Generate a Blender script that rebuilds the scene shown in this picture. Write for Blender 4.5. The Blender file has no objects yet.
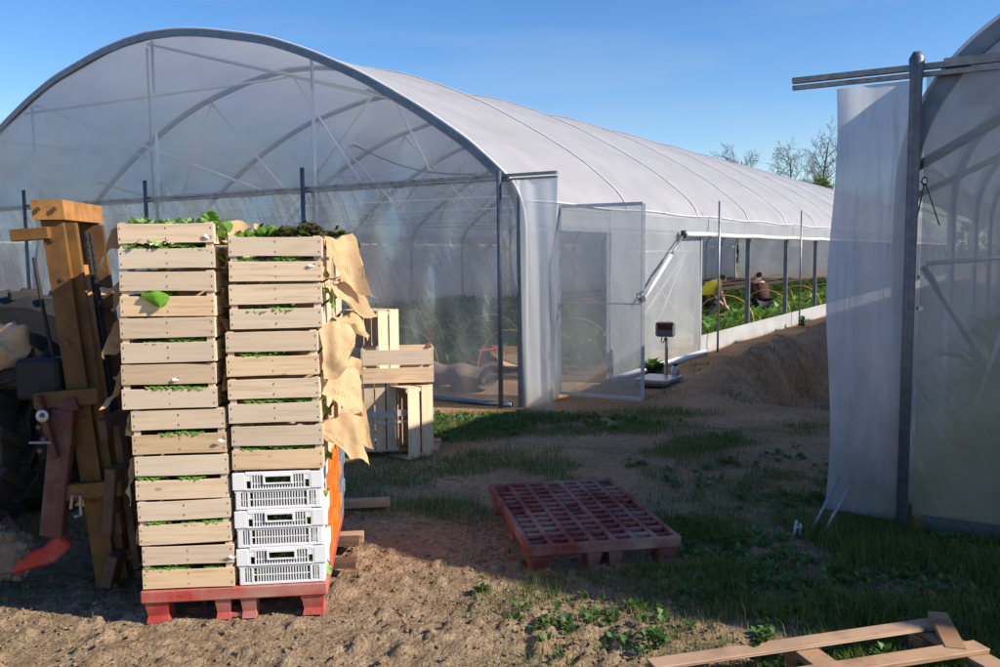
import bpy, math, random
import numpy as np
from mathutils import Vector, Matrix
R = math.radians
PI = math.pi
rng = np.random.default_rng(7)
random.seed(7)
SC = bpy.context.scene
COL = SC.collection

# ------------------------------------------------------------------ helpers
def V(*a): return np.array(a, float)
def unit(v): v = np.asarray(v, float); return v/np.linalg.norm(v)

def tag(o, label=None, cat=None, group=None, kind=None):
    if label: o['label'] = label
    if cat: o['category'] = cat
    if group: o['group'] = group
    if kind: o['kind'] = kind
    return o

def thing(name, label, cat, loc=(0, 0, 0), rz=0.0, group=None):
    o = bpy.data.objects.new(name, None); COL.objects.link(o)
    o.empty_display_size = .1
    o.location = loc; o.rotation_euler = (0, 0, rz)
    return tag(o, label, cat, group)

def mesh_obj(name, verts, faces, mat, parent=None, smooth=False, mi=None):
    me = bpy.data.meshes.new(name)
    me.from_pydata([tuple(v) for v in verts], [], [tuple(f) for f in faces])
    mats = mat if isinstance(mat, (list, tuple)) else [mat]
    for m in mats: me.materials.append(m)
    if mi is not None: me.polygons.foreach_set('material_index', mi)
    if smooth: me.polygons.foreach_set('use_smooth', [True]*len(me.polygons))
    me.update()
    o = bpy.data.objects.new(name, me); COL.objects.link(o)
    if parent is not None: o.parent = parent
    return o

def np_obj(name, verts, faces_flat, nper, mat, parent=None, smooth=False):
    """fast mesh from numpy: faces all nper-gons"""
    me = bpy.data.meshes.new(name)
    nf = len(faces_flat)//nper
    me.vertices.add(len(verts)); me.vertices.foreach_set('co', np.asarray(verts, np.float32).ravel())
    me.loops.add(nf*nper); me.loops.foreach_set('vertex_index', np.asarray(faces_flat, np.int32).ravel())
    me.polygons.add(nf); me.polygons.foreach_set('loop_start', np.arange(nf, dtype=np.int32)*nper)
    me.polygons.foreach_set('loop_total', np.full(nf, nper, np.int32))
    if smooth: me.polygons.foreach_set('use_smooth', np.ones(nf, bool))
    me.materials.append(mat); me.update(calc_edges=True)
    o = bpy.data.objects.new(name, me); COL.objects.link(o)
    if parent is not None: o.parent = parent
    return o

class MB:
    def __init__(s): s.v = []; s.f = []; s.m = []; s.k = 0
    def mat(s, k): s.k = k; return s
    def _add(s, vs, fs):
        b = len(s.v); s.v += [tuple(map(float, v)) for v in vs]
        for f in fs: s.f.append(tuple(b+i for i in f)); s.m.append(s.k)
        return s
    def box(s, x0, x1, y0, y1, z0, z1, bev=0.0, M=None, jit=0.0):
        vs = []
        for (x, y, z) in ((x0,y0,z0),(x1,y0,z0),(x1,y1,z0),(x0,y1,z0),(x0,y0,z1),(x1,y0,z1),(x1,y1,z1),(x0,y1,z1)):
            vs.append(Vector((x+random.uniform(-jit,jit), y+random.uniform(-jit,jit), z+random.uniform(-jit,jit))))
        if bev > 0:
            # chamfered box: 24 verts
            c = [Vector(((x0+x1)/2, (y0+y1)/2, (z0+z1)/2))]
            out = []; idx = {}
            for i, p in enumerate(vs):
                for ax in range(3):
                    q = p.copy()
                    for o in range(3):
                        if o != ax: q[o] += bev if p[o] < c[0][o] else -bev
                    idx[(i, ax)] = len(out); out.append(q)
            I = idx; fs = []
            quads = {2: [(0,3,2,1), (4,5,6,7)], 1: [(0,1,5,4), (2,3,7,6)], 0: [(1,2,6,5), (3,0,4,7)]}
            for ax, qs in quads.items():
                for q in qs: fs.append(tuple(I[(i, ax)] for i in q))
            edges = [(0,1,1,2),(1,2,0,2),(2,3,1,2),(3,0,0,2),(4,5,1,2),(5,6,0,2),(6,7,1,2),(7,4,0,2),(0,4,0,1),(1,5,0,1),(2,6,0,1),(3,7,0,1)]
            for a, b, ax1, ax2 in edges:
                fs.append((I[(a,ax1)], I[(b,ax1)], I[(b,ax2)], I[(a,ax2)]))
            for i in range(8): fs.append((I[(i,0)], I[(i,1)], I[(i,2)]))
            vs = out
        else:
            fs = [(0,3,2,1),(4,5,6,7),(0,1,5,4),(1,2,6,5),(2,3,7,6),(3,0,4,7)]
        if M is not None: vs = [M @ v for v in vs]
        return s._add(vs, fs)
    def beam(s, a, b, w, h, up=(0,0,1), bev=0.0):
        """box beam from a to b, width w, height h"""
        a = Vector(a); b = Vector(b); d = (b-a); L = d.length; d.normalize()
        up = Vector(up); x = d.cross(up)
        if x.length < 1e-4: x = d.cross(Vector((1,0,0)))
        x.normalize(); z = x.cross(d)
        M = Matrix(((x.x, d.x, z.x, a.x),(x.y, d.y, z.y, a.y),(x.z, d.z, z.z, a.z),(0,0,0,1)))
        return s.box(-w/2, w/2, 0, L, -h/2, h/2, bev, M)
    def tube(s, pts, r, n=10, cap=True):
        pts = [np.asarray(p, float) for p in pts]
        rs = r if isinstance(r, (list, tuple, np.ndarray)) else [r]*len(pts)
        base = len(s.v); prev = None
        for i, p in enumerate(pts):
            t = pts[min(i+1, len(pts)-1)] - pts[max(i-1, 0)]
            t = t/(np.linalg.norm(t)+1e-9)
            if prev is None:
                ref = V(0,0,1) if abs(t[2]) < .9 else V(1,0,0)
                x = np.cross(t, ref)
            else:
                x = prev - t*np.dot(prev, t)
            x = x/(np.linalg.norm(x)+1e-9); prev = x; y = np.cross(t, x)
            for k in range(n):
                a = 2*PI*k/n
                s.v.append(tuple(p + rs[i]*(math.cos(a)*x+math.sin(a)*y)))
        for i in range(len(pts)-1):
            for k in range(n):
                a = base+i*n+k; b = base+i*n+(k+1) % n
                s.f.append((a, b, b+n, a+n)); s.m.append(s.k)
        if cap:
            s.f.append(tuple(base+k for k in range(n))[::-1]); s.m.append(s.k)
            e = base+(len(pts)-1)*n
            s.f.append(tuple(e+k for k in range(n))); s.m.append(s.k)
        return s
    def lathe(s, prof, c=(0,0,0), axis='z', n=24):
        base = len(s.v); m = len(prof)
        for (r, h) in prof:
            for k in range(n):
                a = 2*PI*k/n; x, y = r*math.cos(a), r*math.sin(a)
                p = {'z': (x, y, h), 'y': (x, h, y), 'x': (h, x, y)}[axis]
                s.v.append((p[0]+c[0], p[1]+c[1], p[2]+c[2]))
        for i in range(m-1):
            for k in range(n):
                a = base+i*n+k; b = base+i*n+(k+1) % n
                s.f.append((a, b, b+n, a+n)); s.m.append(s.k)
        s.f.append(tuple(base+k for k in range(n))[::-1]); s.m.append(s.k)
        e = base+(m-1)*n
        s.f.append(tuple(e+k for k in range(n))); s.m.append(s.k)
        return s
    def sweep_rect(s, pts, nrm, w, h):
        """rectangular section: w along nrm (constant), h in-plane"""
        pts = [np.asarray(p, float) for p in pts]; nrm = unit(nrm); base = len(s.v)
        for i, p in enumerate(pts):
            t = unit(pts[min(i+1, len(pts)-1)] - pts[max(i-1, 0)]); o = np.cross(nrm, t)
            for (a, b) in ((-1,-1),(1,-1),(1,1),(-1,1)): s.v.append(tuple(p+nrm*a*w/2+o*b*h/2))
        for i in range(len(pts)-1):
            for k in range(4):
                a = base+i*4+k; b = base+i*4+(k+1) % 4
                s.f.append((a, b, b+4, a+4)); s.m.append(s.k)
        s.f.append((base+3, base+2, base+1, base)); s.m.append(s.k)
        e = base+(len(pts)-1)*4; s.f.append((e, e+1, e+2, e+3)); s.m.append(s.k)
        return s
    def grid(s, fn, nu, nv):
        base = len(s.v)
        for i in range(nu+1):
            for j in range(nv+1): s.v.append(tuple(map(float, fn(i/nu, j/nv))))
        for i in range(nu):
            for j in range(nv):
                a = base+i*(nv+1)+j; s.f.append((a, a+nv+1, a+nv+2, a+1)); s.m.append(s.k)
        return s
    def build(s, name, mat, parent=None, smooth=False):
        return mesh_obj(name, s.v, s.f, mat, parent, smooth, s.m if isinstance(mat, (list, tuple)) else None)

def vnoise(x, y, seed=0):
    x = np.asarray(x, float); y = np.asarray(y, float)
    xi = np.floor(x).astype(np.int64); yi = np.floor(y).astype(np.int64)
    xf = x-xi; yf = y-yi
    def h(a, b):
        n = (a*374761393 + b*668265263 + seed*974711) & 0xffffffff
        n = ((n ^ (n >> 13))*1274126177) & 0xffffffff
        n = (n ^ (n >> 16)) & 0xffffffff
        return n/4294967295.0
    u = xf*xf*(3-2*xf); v = yf*yf*(3-2*yf)
    return (h(xi, yi)*(1-u)+h(xi+1, yi)*u)*(1-v)+(h(xi, yi+1)*(1-u)+h(xi+1, yi+1)*u)*v
def fbm(x, y, f, o=4, seed=0, g=.5):
    r = 0; a = 1; t = 0
    for k in range(o):
        r = r+a*vnoise(x*f, y*f, seed+k*17); t += a; a *= g; f *= 2.03
    return r/t

# ------------------------------------------------------------------ materials
def nt(name):
    m = bpy.data.materials.new(name); m.use_nodes = True
    t = m.node_tree; t.nodes.clear()
    out = t.nodes.new('ShaderNodeOutputMaterial')
    return m, t, out
def N(t, kind, **kw):
    n = t.nodes.new(kind)
    for k, v in kw.items():
        if k.startswith('i_'):
            n.inputs[k[2:].replace('_', ' ')].default_value = v
        else: setattr(n, k, v)
    return n
def ramp(t, src, stops):
    r = t.nodes.new('ShaderNodeValToRGB'); e = r.color_ramp.elements
    while len(e) < len(stops): e.new(.5)
    for i, (p, c) in enumerate(stops):
        e[i].position = p; e[i].color = (*c, 1) if len(c) == 3 else c
    t.links.new(src, r.inputs[0]); return r.outputs[0]
def mixc(t, fac, a, b, blend='MIX'):
    m = t.nodes.new('ShaderNodeMix'); m.data_type = 'RGBA'; m.blend_type = blend
    for s, v in ((0, fac), (6, a), (7, b)):
        if isinstance(v, (int, float)): m.inputs[s].default_value = v
        elif isinstance(v, tuple): m.inputs[s].default_value = (*v, 1)
        else: t.links.new(v, m.inputs[s])
    return m.outputs[2]
def coords(t, scale=(1,1,1), kind='Object', rnd=False):
    tc = t.nodes.new('ShaderNodeTexCoord'); mp = t.nodes.new('ShaderNodeMapping')
    mp.inputs['Scale'].default_value = scale
    t.links.new(tc.outputs[kind], mp.inputs[0])
    if rnd:
        oi = t.nodes.new('ShaderNodeObjectInfo'); mu = t.nodes.new('ShaderNodeVectorMath'); mu.operation = 'SCALE'
        cx = t.nodes.new('ShaderNodeCombineXYZ')
        for i in range(3): t.links.new(oi.outputs['Random'], cx.inputs[i])
        t.links.new(cx.outputs[0], mu.inputs[0]); mu.inputs[3].default_value = 37.0
        t.links.new(mu.outputs[0], mp.inputs['Location'])
    return mp.outputs[0]
def noise(t, vec, scale, detail=4, rough=.55):
    n = t.nodes.new('ShaderNodeTexNoise'); n.inputs['Scale'].default_value = scale
    n.inputs['Detail'].default_value = detail; n.inputs['Roughness'].default_value = rough
    if vec is not None: t.links.new(vec, n.inputs['Vector'])
    return n.outputs['Fac']
def bump(t, h, strength=.3, dist=.01):
    b = t.nodes.new('ShaderNodeBump'); b.inputs['Strength'].default_value = strength
    b.inputs['Distance'].default_value = dist; t.links.new(h, b.inputs['Height']); return b.outputs[0]
def pbsdf(t, out, col, rough=.6, metal=0, nrm=None, spec=.5):
    p = t.nodes.new('ShaderNodeBsdfPrincipled')
    for s, v in (('Base Color', col), ('Roughness', rough), ('Metallic', metal)):
        if isinstance(v, tuple): p.inputs[s].default_value = (*v, 1)
        elif isinstance(v, (int, float)): p.inputs[s].default_value = v
        else: t.links.new(v, p.inputs[s])
    p.inputs['Specular IOR Level'].default_value = spec
    if nrm is not None: t.links.new(nrm, p.inputs['Normal'])
    t.links.new(p.outputs[0], out.inputs[0]); return p

def simple(name, c1, c2, scale=8, rough=.6, metal=0, bs=.2, dirt=None, dirt_amt=.5, spec=.5, rnd=False):
    m, t, out = nt(name); v = coords(t, rnd=rnd)
    n = noise(t, v, scale, 5, .6)
    c = ramp(t, n, [(.3, c1), (.7, c2)])
    if dirt:
        d = noise(t, v, scale*.35, 6, .7)
        c = mixc(t, ramp(t, d, [(.62-dirt_amt*.25, (0,0,0)), (.78-dirt_amt*.1, (1,1,1))]), c, dirt)
    pbsdf(t, out, c, rough, metal, bump(t, noise(t, v, scale*6, 4), bs, .003), spec)
    return m

def wood(name, pale, dark, grey, vert=False, rough=.75):
    m, t, out = nt(name)
    g = N(t, 'ShaderNodeNewGeometry'); 
    tc = t.nodes.new('ShaderNodeTexCoord'); add = N(t, 'ShaderNodeVectorMath', operation='ADD')
    oi = t.nodes.new('ShaderNodeObjectInfo'); cx = t.nodes.new('ShaderNodeCombineXYZ')
    ad = N(t, 'ShaderNodeMath', operation='MULTIPLY_ADD'); t.links.new(oi.outputs['Random'], ad.inputs[0]); ad.inputs[1].default_value = 91.0
    ms = N(t, 'ShaderNodeMath', operation='MULTIPLY'); ms.inputs[1].default_value = 23.0
    t.links.new(g.outputs['Random Per Island'], ms.inputs[0]); t.links.new(ms.outputs[0], ad.inputs[2])
    for i in range(3): t.links.new(ad.outputs[0], cx.inputs[i])
    t.links.new(tc.outputs['Object'], add.inputs[0]); t.links.new(cx.outputs[0], add.inputs[1])
    mp = t.nodes.new('ShaderNodeMapping'); mp.inputs['Scale'].default_value = (2.2, 2.2, 42) if not vert else (42, 42, 2.2)
    t.links.new(add.outputs[0], mp.inputs[0])
    n1 = noise(t, mp.outputs[0], 1.6, 6, .65)
    mp2 = t.nodes.new('ShaderNodeMapping'); mp2.inputs['Scale'].default_value = (5, 5, 11)
    t.links.new(add.outputs[0], mp2.inputs[0])
    n2 = noise(t, mp2.outputs[0], 1.0, 3, .5)
    c = ramp(t, n1, [(.34, dark), (.50, pale), (.8, tuple(min(1, x*1.12) for x in pale))])
    f2 = N(t, 'ShaderNodeMath', operation='FRACT'); f3 = N(t, 'ShaderNodeMath', operation='MULTIPLY'); f3.inputs[1].default_value = 7.31; t.links.new(ad.outputs[0], f3.inputs[0]); t.links.new(f3.outputs[0], f2.inputs[0])
    c = mixc(t, 1.0, c, ramp(t, f2.outputs[0], [(0, (.70,.62,.52)), (.25, (.93,.90,.86)), (.55, (1,1,1)), (.8, (1.0,.90,.78)), (1, (.82,.80,.80))]), 'MULTIPLY')
    fr = N(t, 'ShaderNodeMath', operation='FRACT'); t.links.new(ad.outputs[0], fr.inputs[0])
    c = mixc(t, ramp(t, fr.outputs[0], [(.25, (0,0,0)), (.95, (.65,.65,.65))]), c, grey)
    # warm sap streaks and knots
    c = mixc(t, ramp(t, n2, [(.62, (0,0,0)), (.74, (.45,.45,.45))]), c, dark)
    vo = t.nodes.new('ShaderNodeTexVoronoi'); vo.inputs['Scale'].default_value = 2.6
    mp3 = t.nodes.new('ShaderNodeMapping'); mp3.inputs['Scale'].default_value = (1.2, 1.2, 2.6)
    t.links.new(add.outputs[0], mp3.inputs[0]); t.links.new(mp3.outputs[0], vo.inputs['Vector'])
    c = mixc(t, ramp(t, vo.outputs['Distance'], [(.035, (.8,.8,.8)), (.075, (0,0,0))]), c, tuple(x*.35 for x in dark))
    pbsdf(t, out, c, rough, 0, bump(t, n1, .35, .002), .25)
    return m

def film(name, transp=.3, diff=.5, trans=.5, tint=(.86,.88,.9), rough=.18, gloss=.14, wr=(6,6,6), bs=.25, dirtband=None, streak=False, dist=.02, crease=0):
    """polythene film: straight view through + scattered light through and back + a thin gloss"""
    m, t, out = nt(name); v = coords(t, wr)
    n = noise(t, v, 1.0, 5, .6); nb = bump(t, n, bs, dist)
    col = ramp(t, noise(t, coords(t, (1.3,1.3,1.3)), 1.2, 5, .65), [(.3, tuple(x*.86 for x in tint)), (.7, tint)])
    facn = None; crs = None
    if crease:
        tc_ = t.nodes.new('ShaderNodeTexCoord'); m0 = t.nodes.new('ShaderNodeMapping'); m0.inputs['Rotation'].default_value = (0, 0, R(32)); t.links.new(tc_.outputs['Object'], m0.inputs[0])
        m1_ = t.nodes.new('ShaderNodeMapping'); m1_.inputs['Rotation'].default_value = (0, R(-58), 0); t.links.new(m0.outputs[0], m1_.inputs[0])
        wn = t.nodes.new('ShaderNodeTexNoise'); wn.inputs['Scale'].default_value = .7; t.links.new(m1_.outputs[0], wn.inputs['Vector'])
        va = N(t, 'ShaderNodeVectorMath', operation='MULTIPLY_ADD'); t.links.new(wn.outputs['Color'], va.inputs[0]); va.inputs[1].default_value = (.22, .22, .22); t.links.new(m1_.outputs[0], va.inputs[2])
        m2_ = t.nodes.new('ShaderNodeMapping'); m2_.inputs['Scale'].default_value = (1.0, 1.0, 11); t.links.new(va.outputs[0], m2_.inputs[0])
        crs = noise(t, m2_.outputs[0], 1.0, 5, .6)
        crs = ramp(t, crs, [(.50, (0,0,0)), (.66, (1,1,1))])
        b2 = t.nodes.new('ShaderNodeBump'); b2.inputs['Strength'].default_value = .35; b2.inputs['Distance'].default_value = .01; t.links.new(crs, b2.inputs['Height']); t.links.new(nb, b2.inputs['Normal']); nb = b2.outputs[0]
        cs_ = N(t, 'ShaderNodeMath', operation='MULTIPLY'); cs_.inputs[1].default_value = crease; t.links.new(crs, cs_.inputs[0]); crs = cs_.outputs[0]
    if streak:
        sn = noise(t, coords(t, (26,26,1.1)), 1.0, 4, .7)
        facn = ramp(t, sn, [(.5, (0,0,0)), (.72, (1,1,1))])
        col = mixc(t, facn, col, tuple(x*.72 for x in tint))
    tcn = None
    if dirtband:
        z0, z1, dc = dirtband
        sx = t.nodes.new('ShaderNodeSeparateXYZ'); tc = t.nodes.new('ShaderNodeNewGeometry'); t.links.new(tc.outputs['Position'], sx.inputs[0])
        ad = N(t, 'ShaderNodeMath', operation='MULTIPLY_ADD'); t.links.new(noise(t, coords(t, (3,3,1.5)), 1.4, 5, .65), ad.inputs[0]); ad.inputs[1].default_value = (z1-z0)*1.6; t.links.new(sx.outputs[2], ad.inputs[2])
        mr = N(t, 'ShaderNodeMapRange'); mr.inputs[1].default_value = z0+(z1-z0)*.8; mr.inputs[2].default_value = z1+(z1-z0)*.8
        mr.inputs[3].default_value = .8; mr.inputs[4].default_value = 0
        t.links.new(ad.outputs[0], mr.inputs[0]); tcn = mr.outputs[0]
        col = mixc(t, tcn, col, dc)
    d = N(t, 'ShaderNodeBsdfDiffuse'); tr = N(t, 'ShaderNodeBsdfTranslucent')
    t.links.new(col, d.inputs[0]); t.links.new(col, tr.inputs[0]); t.links.new(nb, d.inputs['Normal'])
    mx = N(t, 'ShaderNodeMixShader'); mx.inputs[0].default_value = trans/(diff+trans)
    t.links.new(d.outputs[0], mx.inputs[1]); t.links.new(tr.outputs[0], mx.inputs[2])
    tp = N(t, 'ShaderNodeBsdfTransparent'); tp.inputs[0].default_value = (.93,.95,.97,1)
    m2 = N(t, 'ShaderNodeMixShader'); t.links.new(mx.outputs[0], m2.inputs[1]); t.links.new(tp.outputs[0], m2.inputs[2])
    rn = noise(t, coords(t, (.9,.9,.9)), 2.0, 5, .6)
    mrr = N(t, 'ShaderNodeMapRange'); mrr.inputs[1].default_value = .3; mrr.inputs[2].default_value = .7
    mrr.inputs[3].default_value = max(0, transp-.08); mrr.inputs[4].default_value = transp+.08
    t.links.new(rn, mrr.inputs[0]); fv = mrr.outputs[0]
    for extra in (tcn, facn, crs):
        if extra is not None:
            q = N(t, 'ShaderNodeMath', operation='MULTIPLY_ADD'); q.inputs[1].default_value = -transp*.6
            t.links.new(extra, q.inputs[0]); t.links.new(fv, q.inputs[2]); q.use_clamp = True; fv = q.outputs[0]
    t.links.new(fv, m2.inputs[0])
    gl = N(t, 'ShaderNodeBsdfGlossy'); gl.inputs['Roughness'].default_value = rough; t.links.new(nb, gl.inputs['Normal'])
    gl.inputs[0].default_value = (1,1,1,1)
    lw = N(t, 'ShaderNodeLayerWeight'); lw.inputs[0].default_value = .35; t.links.new(nb, lw.inputs['Normal'])
    mm = N(t, 'ShaderNodeMath', operation='MULTIPLY_ADD'); t.links.new(lw.outputs['Fresnel'], mm.inputs[0]); mm.inputs[1].default_value = gloss*1.6; mm.inputs[2].default_value = gloss*.25
    m3 = N(t, 'ShaderNodeMixShader'); t.links.new(mm.outputs[0], m3.inputs[0]); t.links.new(m2.outputs[0], m3.inputs[1]); t.links.new(gl.outputs[0], m3.inputs[2])
    t.links.new(m3.outputs[0], out.inputs[0]); return m

def leafmat(name, c1, c2, tl=.35, rough=.45, rnd_obj=False):
    m, t, out = nt(name); g = N(t, 'ShaderNodeNewGeometry')
    v = coords(t, rnd=rnd_obj)
    mx = N(t, 'ShaderNodeMath', operation='MULTIPLY_ADD'); t.links.new(g.outputs['Random Per Island'], mx.inputs[0]); mx.inputs[1].default_value = .6
    nn = noise(t, v, 3.0, 3); sc = N(t, 'ShaderNodeMath', operation='MULTIPLY'); sc.inputs[1].default_value = .45; t.links.new(nn, sc.inputs[0]); t.links.new(sc.outputs[0], mx.inputs[2])
    c = ramp(t, mx.outputs[0], [(.1, c1), (.9, c2)])
    p = N(t, 'ShaderNodeBsdfPrincipled'); t.links.new(c, p.inputs['Base Color']); p.inputs['Roughness'].default_value = rough; p.inputs['Specular IOR Level'].default_value = .35
    tr = N(t, 'ShaderNodeBsdfTranslucent'); t.links.new(mixc(t, .5, c, (.25,.4,.03)), tr.inputs[0])
    ms = N(t, 'ShaderNodeMixShader'); ms.inputs[0].default_value = tl; t.links.new(p.outputs[0], ms.inputs[1]); t.links.new(tr.outputs[0], ms.inputs[2])
    t.links.new(ms.outputs[0], out.inputs[0]); return m

M = {}
M['crate'] = wood('crate_wood', (.73,.575,.395), (.56,.41,.25), (.60,.51,.40))
M['crate_new'] = wood('new_crate_wood', (.74,.58,.40), (.55,.38,.22), (.66,.54,.40))
M['plank'] = wood('plank_wood', (.44,.28,.17), (.25,.145,.085), (.33,.26,.20))
M['galv'] = simple('galvanised_steel', (.16,.19,.23), (.30,.33,.37), 14, .45, .65, .1, (.12,.12,.12), .3)
M['galv_light'] = simple('light_galvanised_tube', (.45,.47,.50), (.62,.64,.66), 14, .4, .3, .1)
M['pole'] = simple('dark_weathered_pole', (.075,.095,.125), (.14,.165,.20), 20, .5, .4, .2, (.2,.17,.13), .2)
M['alu'] = simple('aluminium_rail', (.20,.20,.20), (.36,.35,.34), 25, .45, .5, .15, (.10,.09,.08), .5)
M['white_tube'] = simple('white_galvanised_tube', (.66,.67,.68), (.78,.79,.80), 14, .4, .1, .1)
M['white_pvc'] = simple('white_plastic_tube', (.62,.63,.64), (.74,.75,.76), 9, .35, 0, .1, (.42,.38,.3), .3)
M['roof'] = film('roof_polythene', .04, .50, .50, (.64,.64,.665), .35, .08, (.35,.35,.35), .06)
M['gable'] = film('gable_polythene', .64, .5, .5, (.60,.62,.66), .3, .05, (.6,.6,.6), .08)
M['far_side'] = film('far_side_polythene', .07, .5, .5, (.50,.52,.55), .3, .06, (1.5,1.5,3), .2, (.0, .7, (.42,.36,.27)))
M['curtain'] = film('curtain_polythene', .66, .45, .55, (.56,.61,.66), .22, .08, (1.0,1.0,3.0), .15, (.0, .35, (.30,.28,.20)), crease=.38)
M['side'] = film('side_wall_polythene', .34, .5, .5, (.66,.70,.75), .2, .16, (1.5,1.5,3), .3, (.0, .32, (.34,.32,.18)))
M['flap'] = film('hanging_flap_polythene', .30, .5, .5, (.68,.71,.76), .2, .22, (5,5,1.4), .5, (.0, .3, (.4,.36,.28)))
M['flap_dirty'] = film('dirty_flap_polythene', .10, .45, .55, (.66,.70,.77), .25, .12, (3,3,1.6), .3, (.1, 1.0, (.24,.25,.20)), True)
M['door'] = film('door_polythene', .48, .5, .5, (.52,.56,.58), .18, .14, (1.5,1.5,1.2), .3, (.0, .5, (.26,.27,.17)), crease=.4)
M['skirt'] = film('skirt_polythene', .10, .65, .35, (.66,.69,.72), .25, .14, (2,2,2), .3, (.0, .10, (.38,.34,.24)))
M['steel_face'] = simple('post_steel', (.11,.14,.18), (.19,.225,.27), 8, .45, .4, .05)
M['red_plastic'] = simple('worn_red_plastic', (.38,.04,.032), (.46,.075,.06), 9, .6, 0, .2, (.42,.25,.19), .8, .3)
M['dark_red_plastic'] = simple('dusty_dark_red_plastic', (.14,.026,.022), (.19,.05,.042), 8, .7, 0, .2, (.30,.205,.17), .75, .2)
M['white_plastic'] = simple('white_crate_plastic', (.74,.74,.74), (.80,.80,.80), 5, .4, 0, .05, (.6,.57,.5), .1)
M['orange_plastic'] = simple('orange_crate_plastic', (.85,.17,.015), (.9,.21,.025), 6, .42, 0, .05)
M['blue_plastic'] = simple('grey_blue_crate_plastic', (.16,.20,.27), (.20,.25,.32), 6, .45, 0, .05)
M['mast'] = simple('worn_shaded_ochre_paint', (.15,.075,.02), (.25,.125,.032), 9, .6, .1, .3, (.09,.045,.022), .8, .3)  # worn ochre, darkened evenly to stand in for the shade on the mast
M['mast_top'] = simple('rusty_ochre_paint', (.36,.15,.045), (.46,.24,.07), 14, .65, .1, .4, (.16,.07,.03), .6, .3)
M['rust'] = simple('rusty_steel', (.09,.055,.035), (.17,.10,.06), 16, .7, .3, .4)
M['red_paint'] = simple('red_painted_steel', (.45,.02,.02), (.52,.04,.03), 9, .45, 0, .2, (.26,.19,.14), .45)
M['maroon'] = simple('maroon_painted_steel', (.09,.022,.018), (.14,.045,.035), 9, .6, 0, .2, (.2,.13,.09), .45)
M['mud'] = simple('dried_mud', (.12,.09,.06), (.24,.18,.12), 14, .95, 0, .7)
M['black'] = simple('black_rubber', (.010,.010,.010), (.025,.023,.022), 12, .75, 0, .3, (.05,.04,.03), .3)
M['white_metal'] = simple('white_bracket_paint', (.6,.6,.58), (.7,.7,.7), 12, .4, .2)
M['sack'] = simple('tan_sacking', (.42,.29,.17), (.58,.42,.27), 30, .9, 0, .5)
M['lettuce'] = leafmat('pale_lettuce_leaf', (.20,.36,.08), (.42,.60,.22), .35, .4, True)
M['lettuce_bright'] = leafmat('bright_lettuce_leaf', (.12,.33,.02), (.22,.48,.05), .4, .35, True)
M['lettuce_green'] = leafmat('green_lettuce_leaf', (.09,.24,.025), (.26,.46,.09), .35, .4, True)
M['lettuce_red'] = leafmat('red_lettuce_leaf', (.035,.02,.015), (.10,.13,.03), .2, .4, True)
M['crop'] = leafmat('crop_leaf', (.030,.10,.022), (.12,.27,.06), .3)
M['hoop'] = simple('orange_hoop_plastic', (.60,.30,.05), (.70,.38,.09), 9, .45)
M['grass'] = leafmat('grass_blade', (.035,.075,.015), (.12,.17,.04), .35, .55)
M['drygrass'] = leafmat('dry_grass_blade', (.22,.19,.08), (.40,.34,.17), .25, .7)
M['weed'] = leafmat('weed_leaf', (.022,.075,.018), (.09,.19,.045), .3, .5)
M['bark'] = simple('grey_bark', (.10,.085,.075), (.17,.15,.13), 4, .9, 0, .4)
M['evergreen'] = leafmat('evergreen_leaf', (.05,.10,.02), (.14,.20,.05), .25, .6)
M['hedge'] = leafmat('hedge_leaf', (.03,.06,.018), (.10,.14,.045), .25, .6)
M['scale_steel'] = simple('brushed_steel', (.33,.33,.34), (.42,.42,.43), 20, .35, .7, .05)
M['scale_head'] = simple('grey_scale_housing', (.10,.115,.125), (.14,.155,.165), 20, .45, 0, .05)
M['red_screen'] = simple('dark_red_screen', (.14,.01,.012), (.2,.02,.02), 9, .2, 0, .01)
M['screen_black'] = simple('black_display_window', (.02,.004,.004), (.03,.008,.008), 9, .12, 0, .01)
M['skin'] = simple('skin', (.50,.30,.21), (.56,.35,.25), 9, .55, 0, .05)
M['yellow_cloth'] = simple('yellow_cotton', (.65,.55,.03), (.75,.64,.05), 20, .85, 0, .2)
M['brown_cloth'] = simple('dark_brown_cotton', (.035,.014,.012), (.06,.025,.02), 20, .9, 0, .2)
M['dark_cloth'] = simple('dark_trousers', (.02,.022,.03), (.04,.045,.055), 20, .9, 0, .2)
M['hair'] = simple('dark_brown_hair', (.018,.009,.006), (.04,.02,.012), 40, .7, 0, .3)
M['hose'] = simple('grey_hose', (.10,.10,.10), (.16,.16,.16), 20, .6)
M['strap'] = film('white_stretch_wrap', .25, .6, .4, (.9,.9,.92), .2, .25, (9,9,9), .5)
M['label'] = simple('white_paper_label', (.8,.8,.8), (.85,.85,.85), 9, .7, 0, .02)

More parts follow.
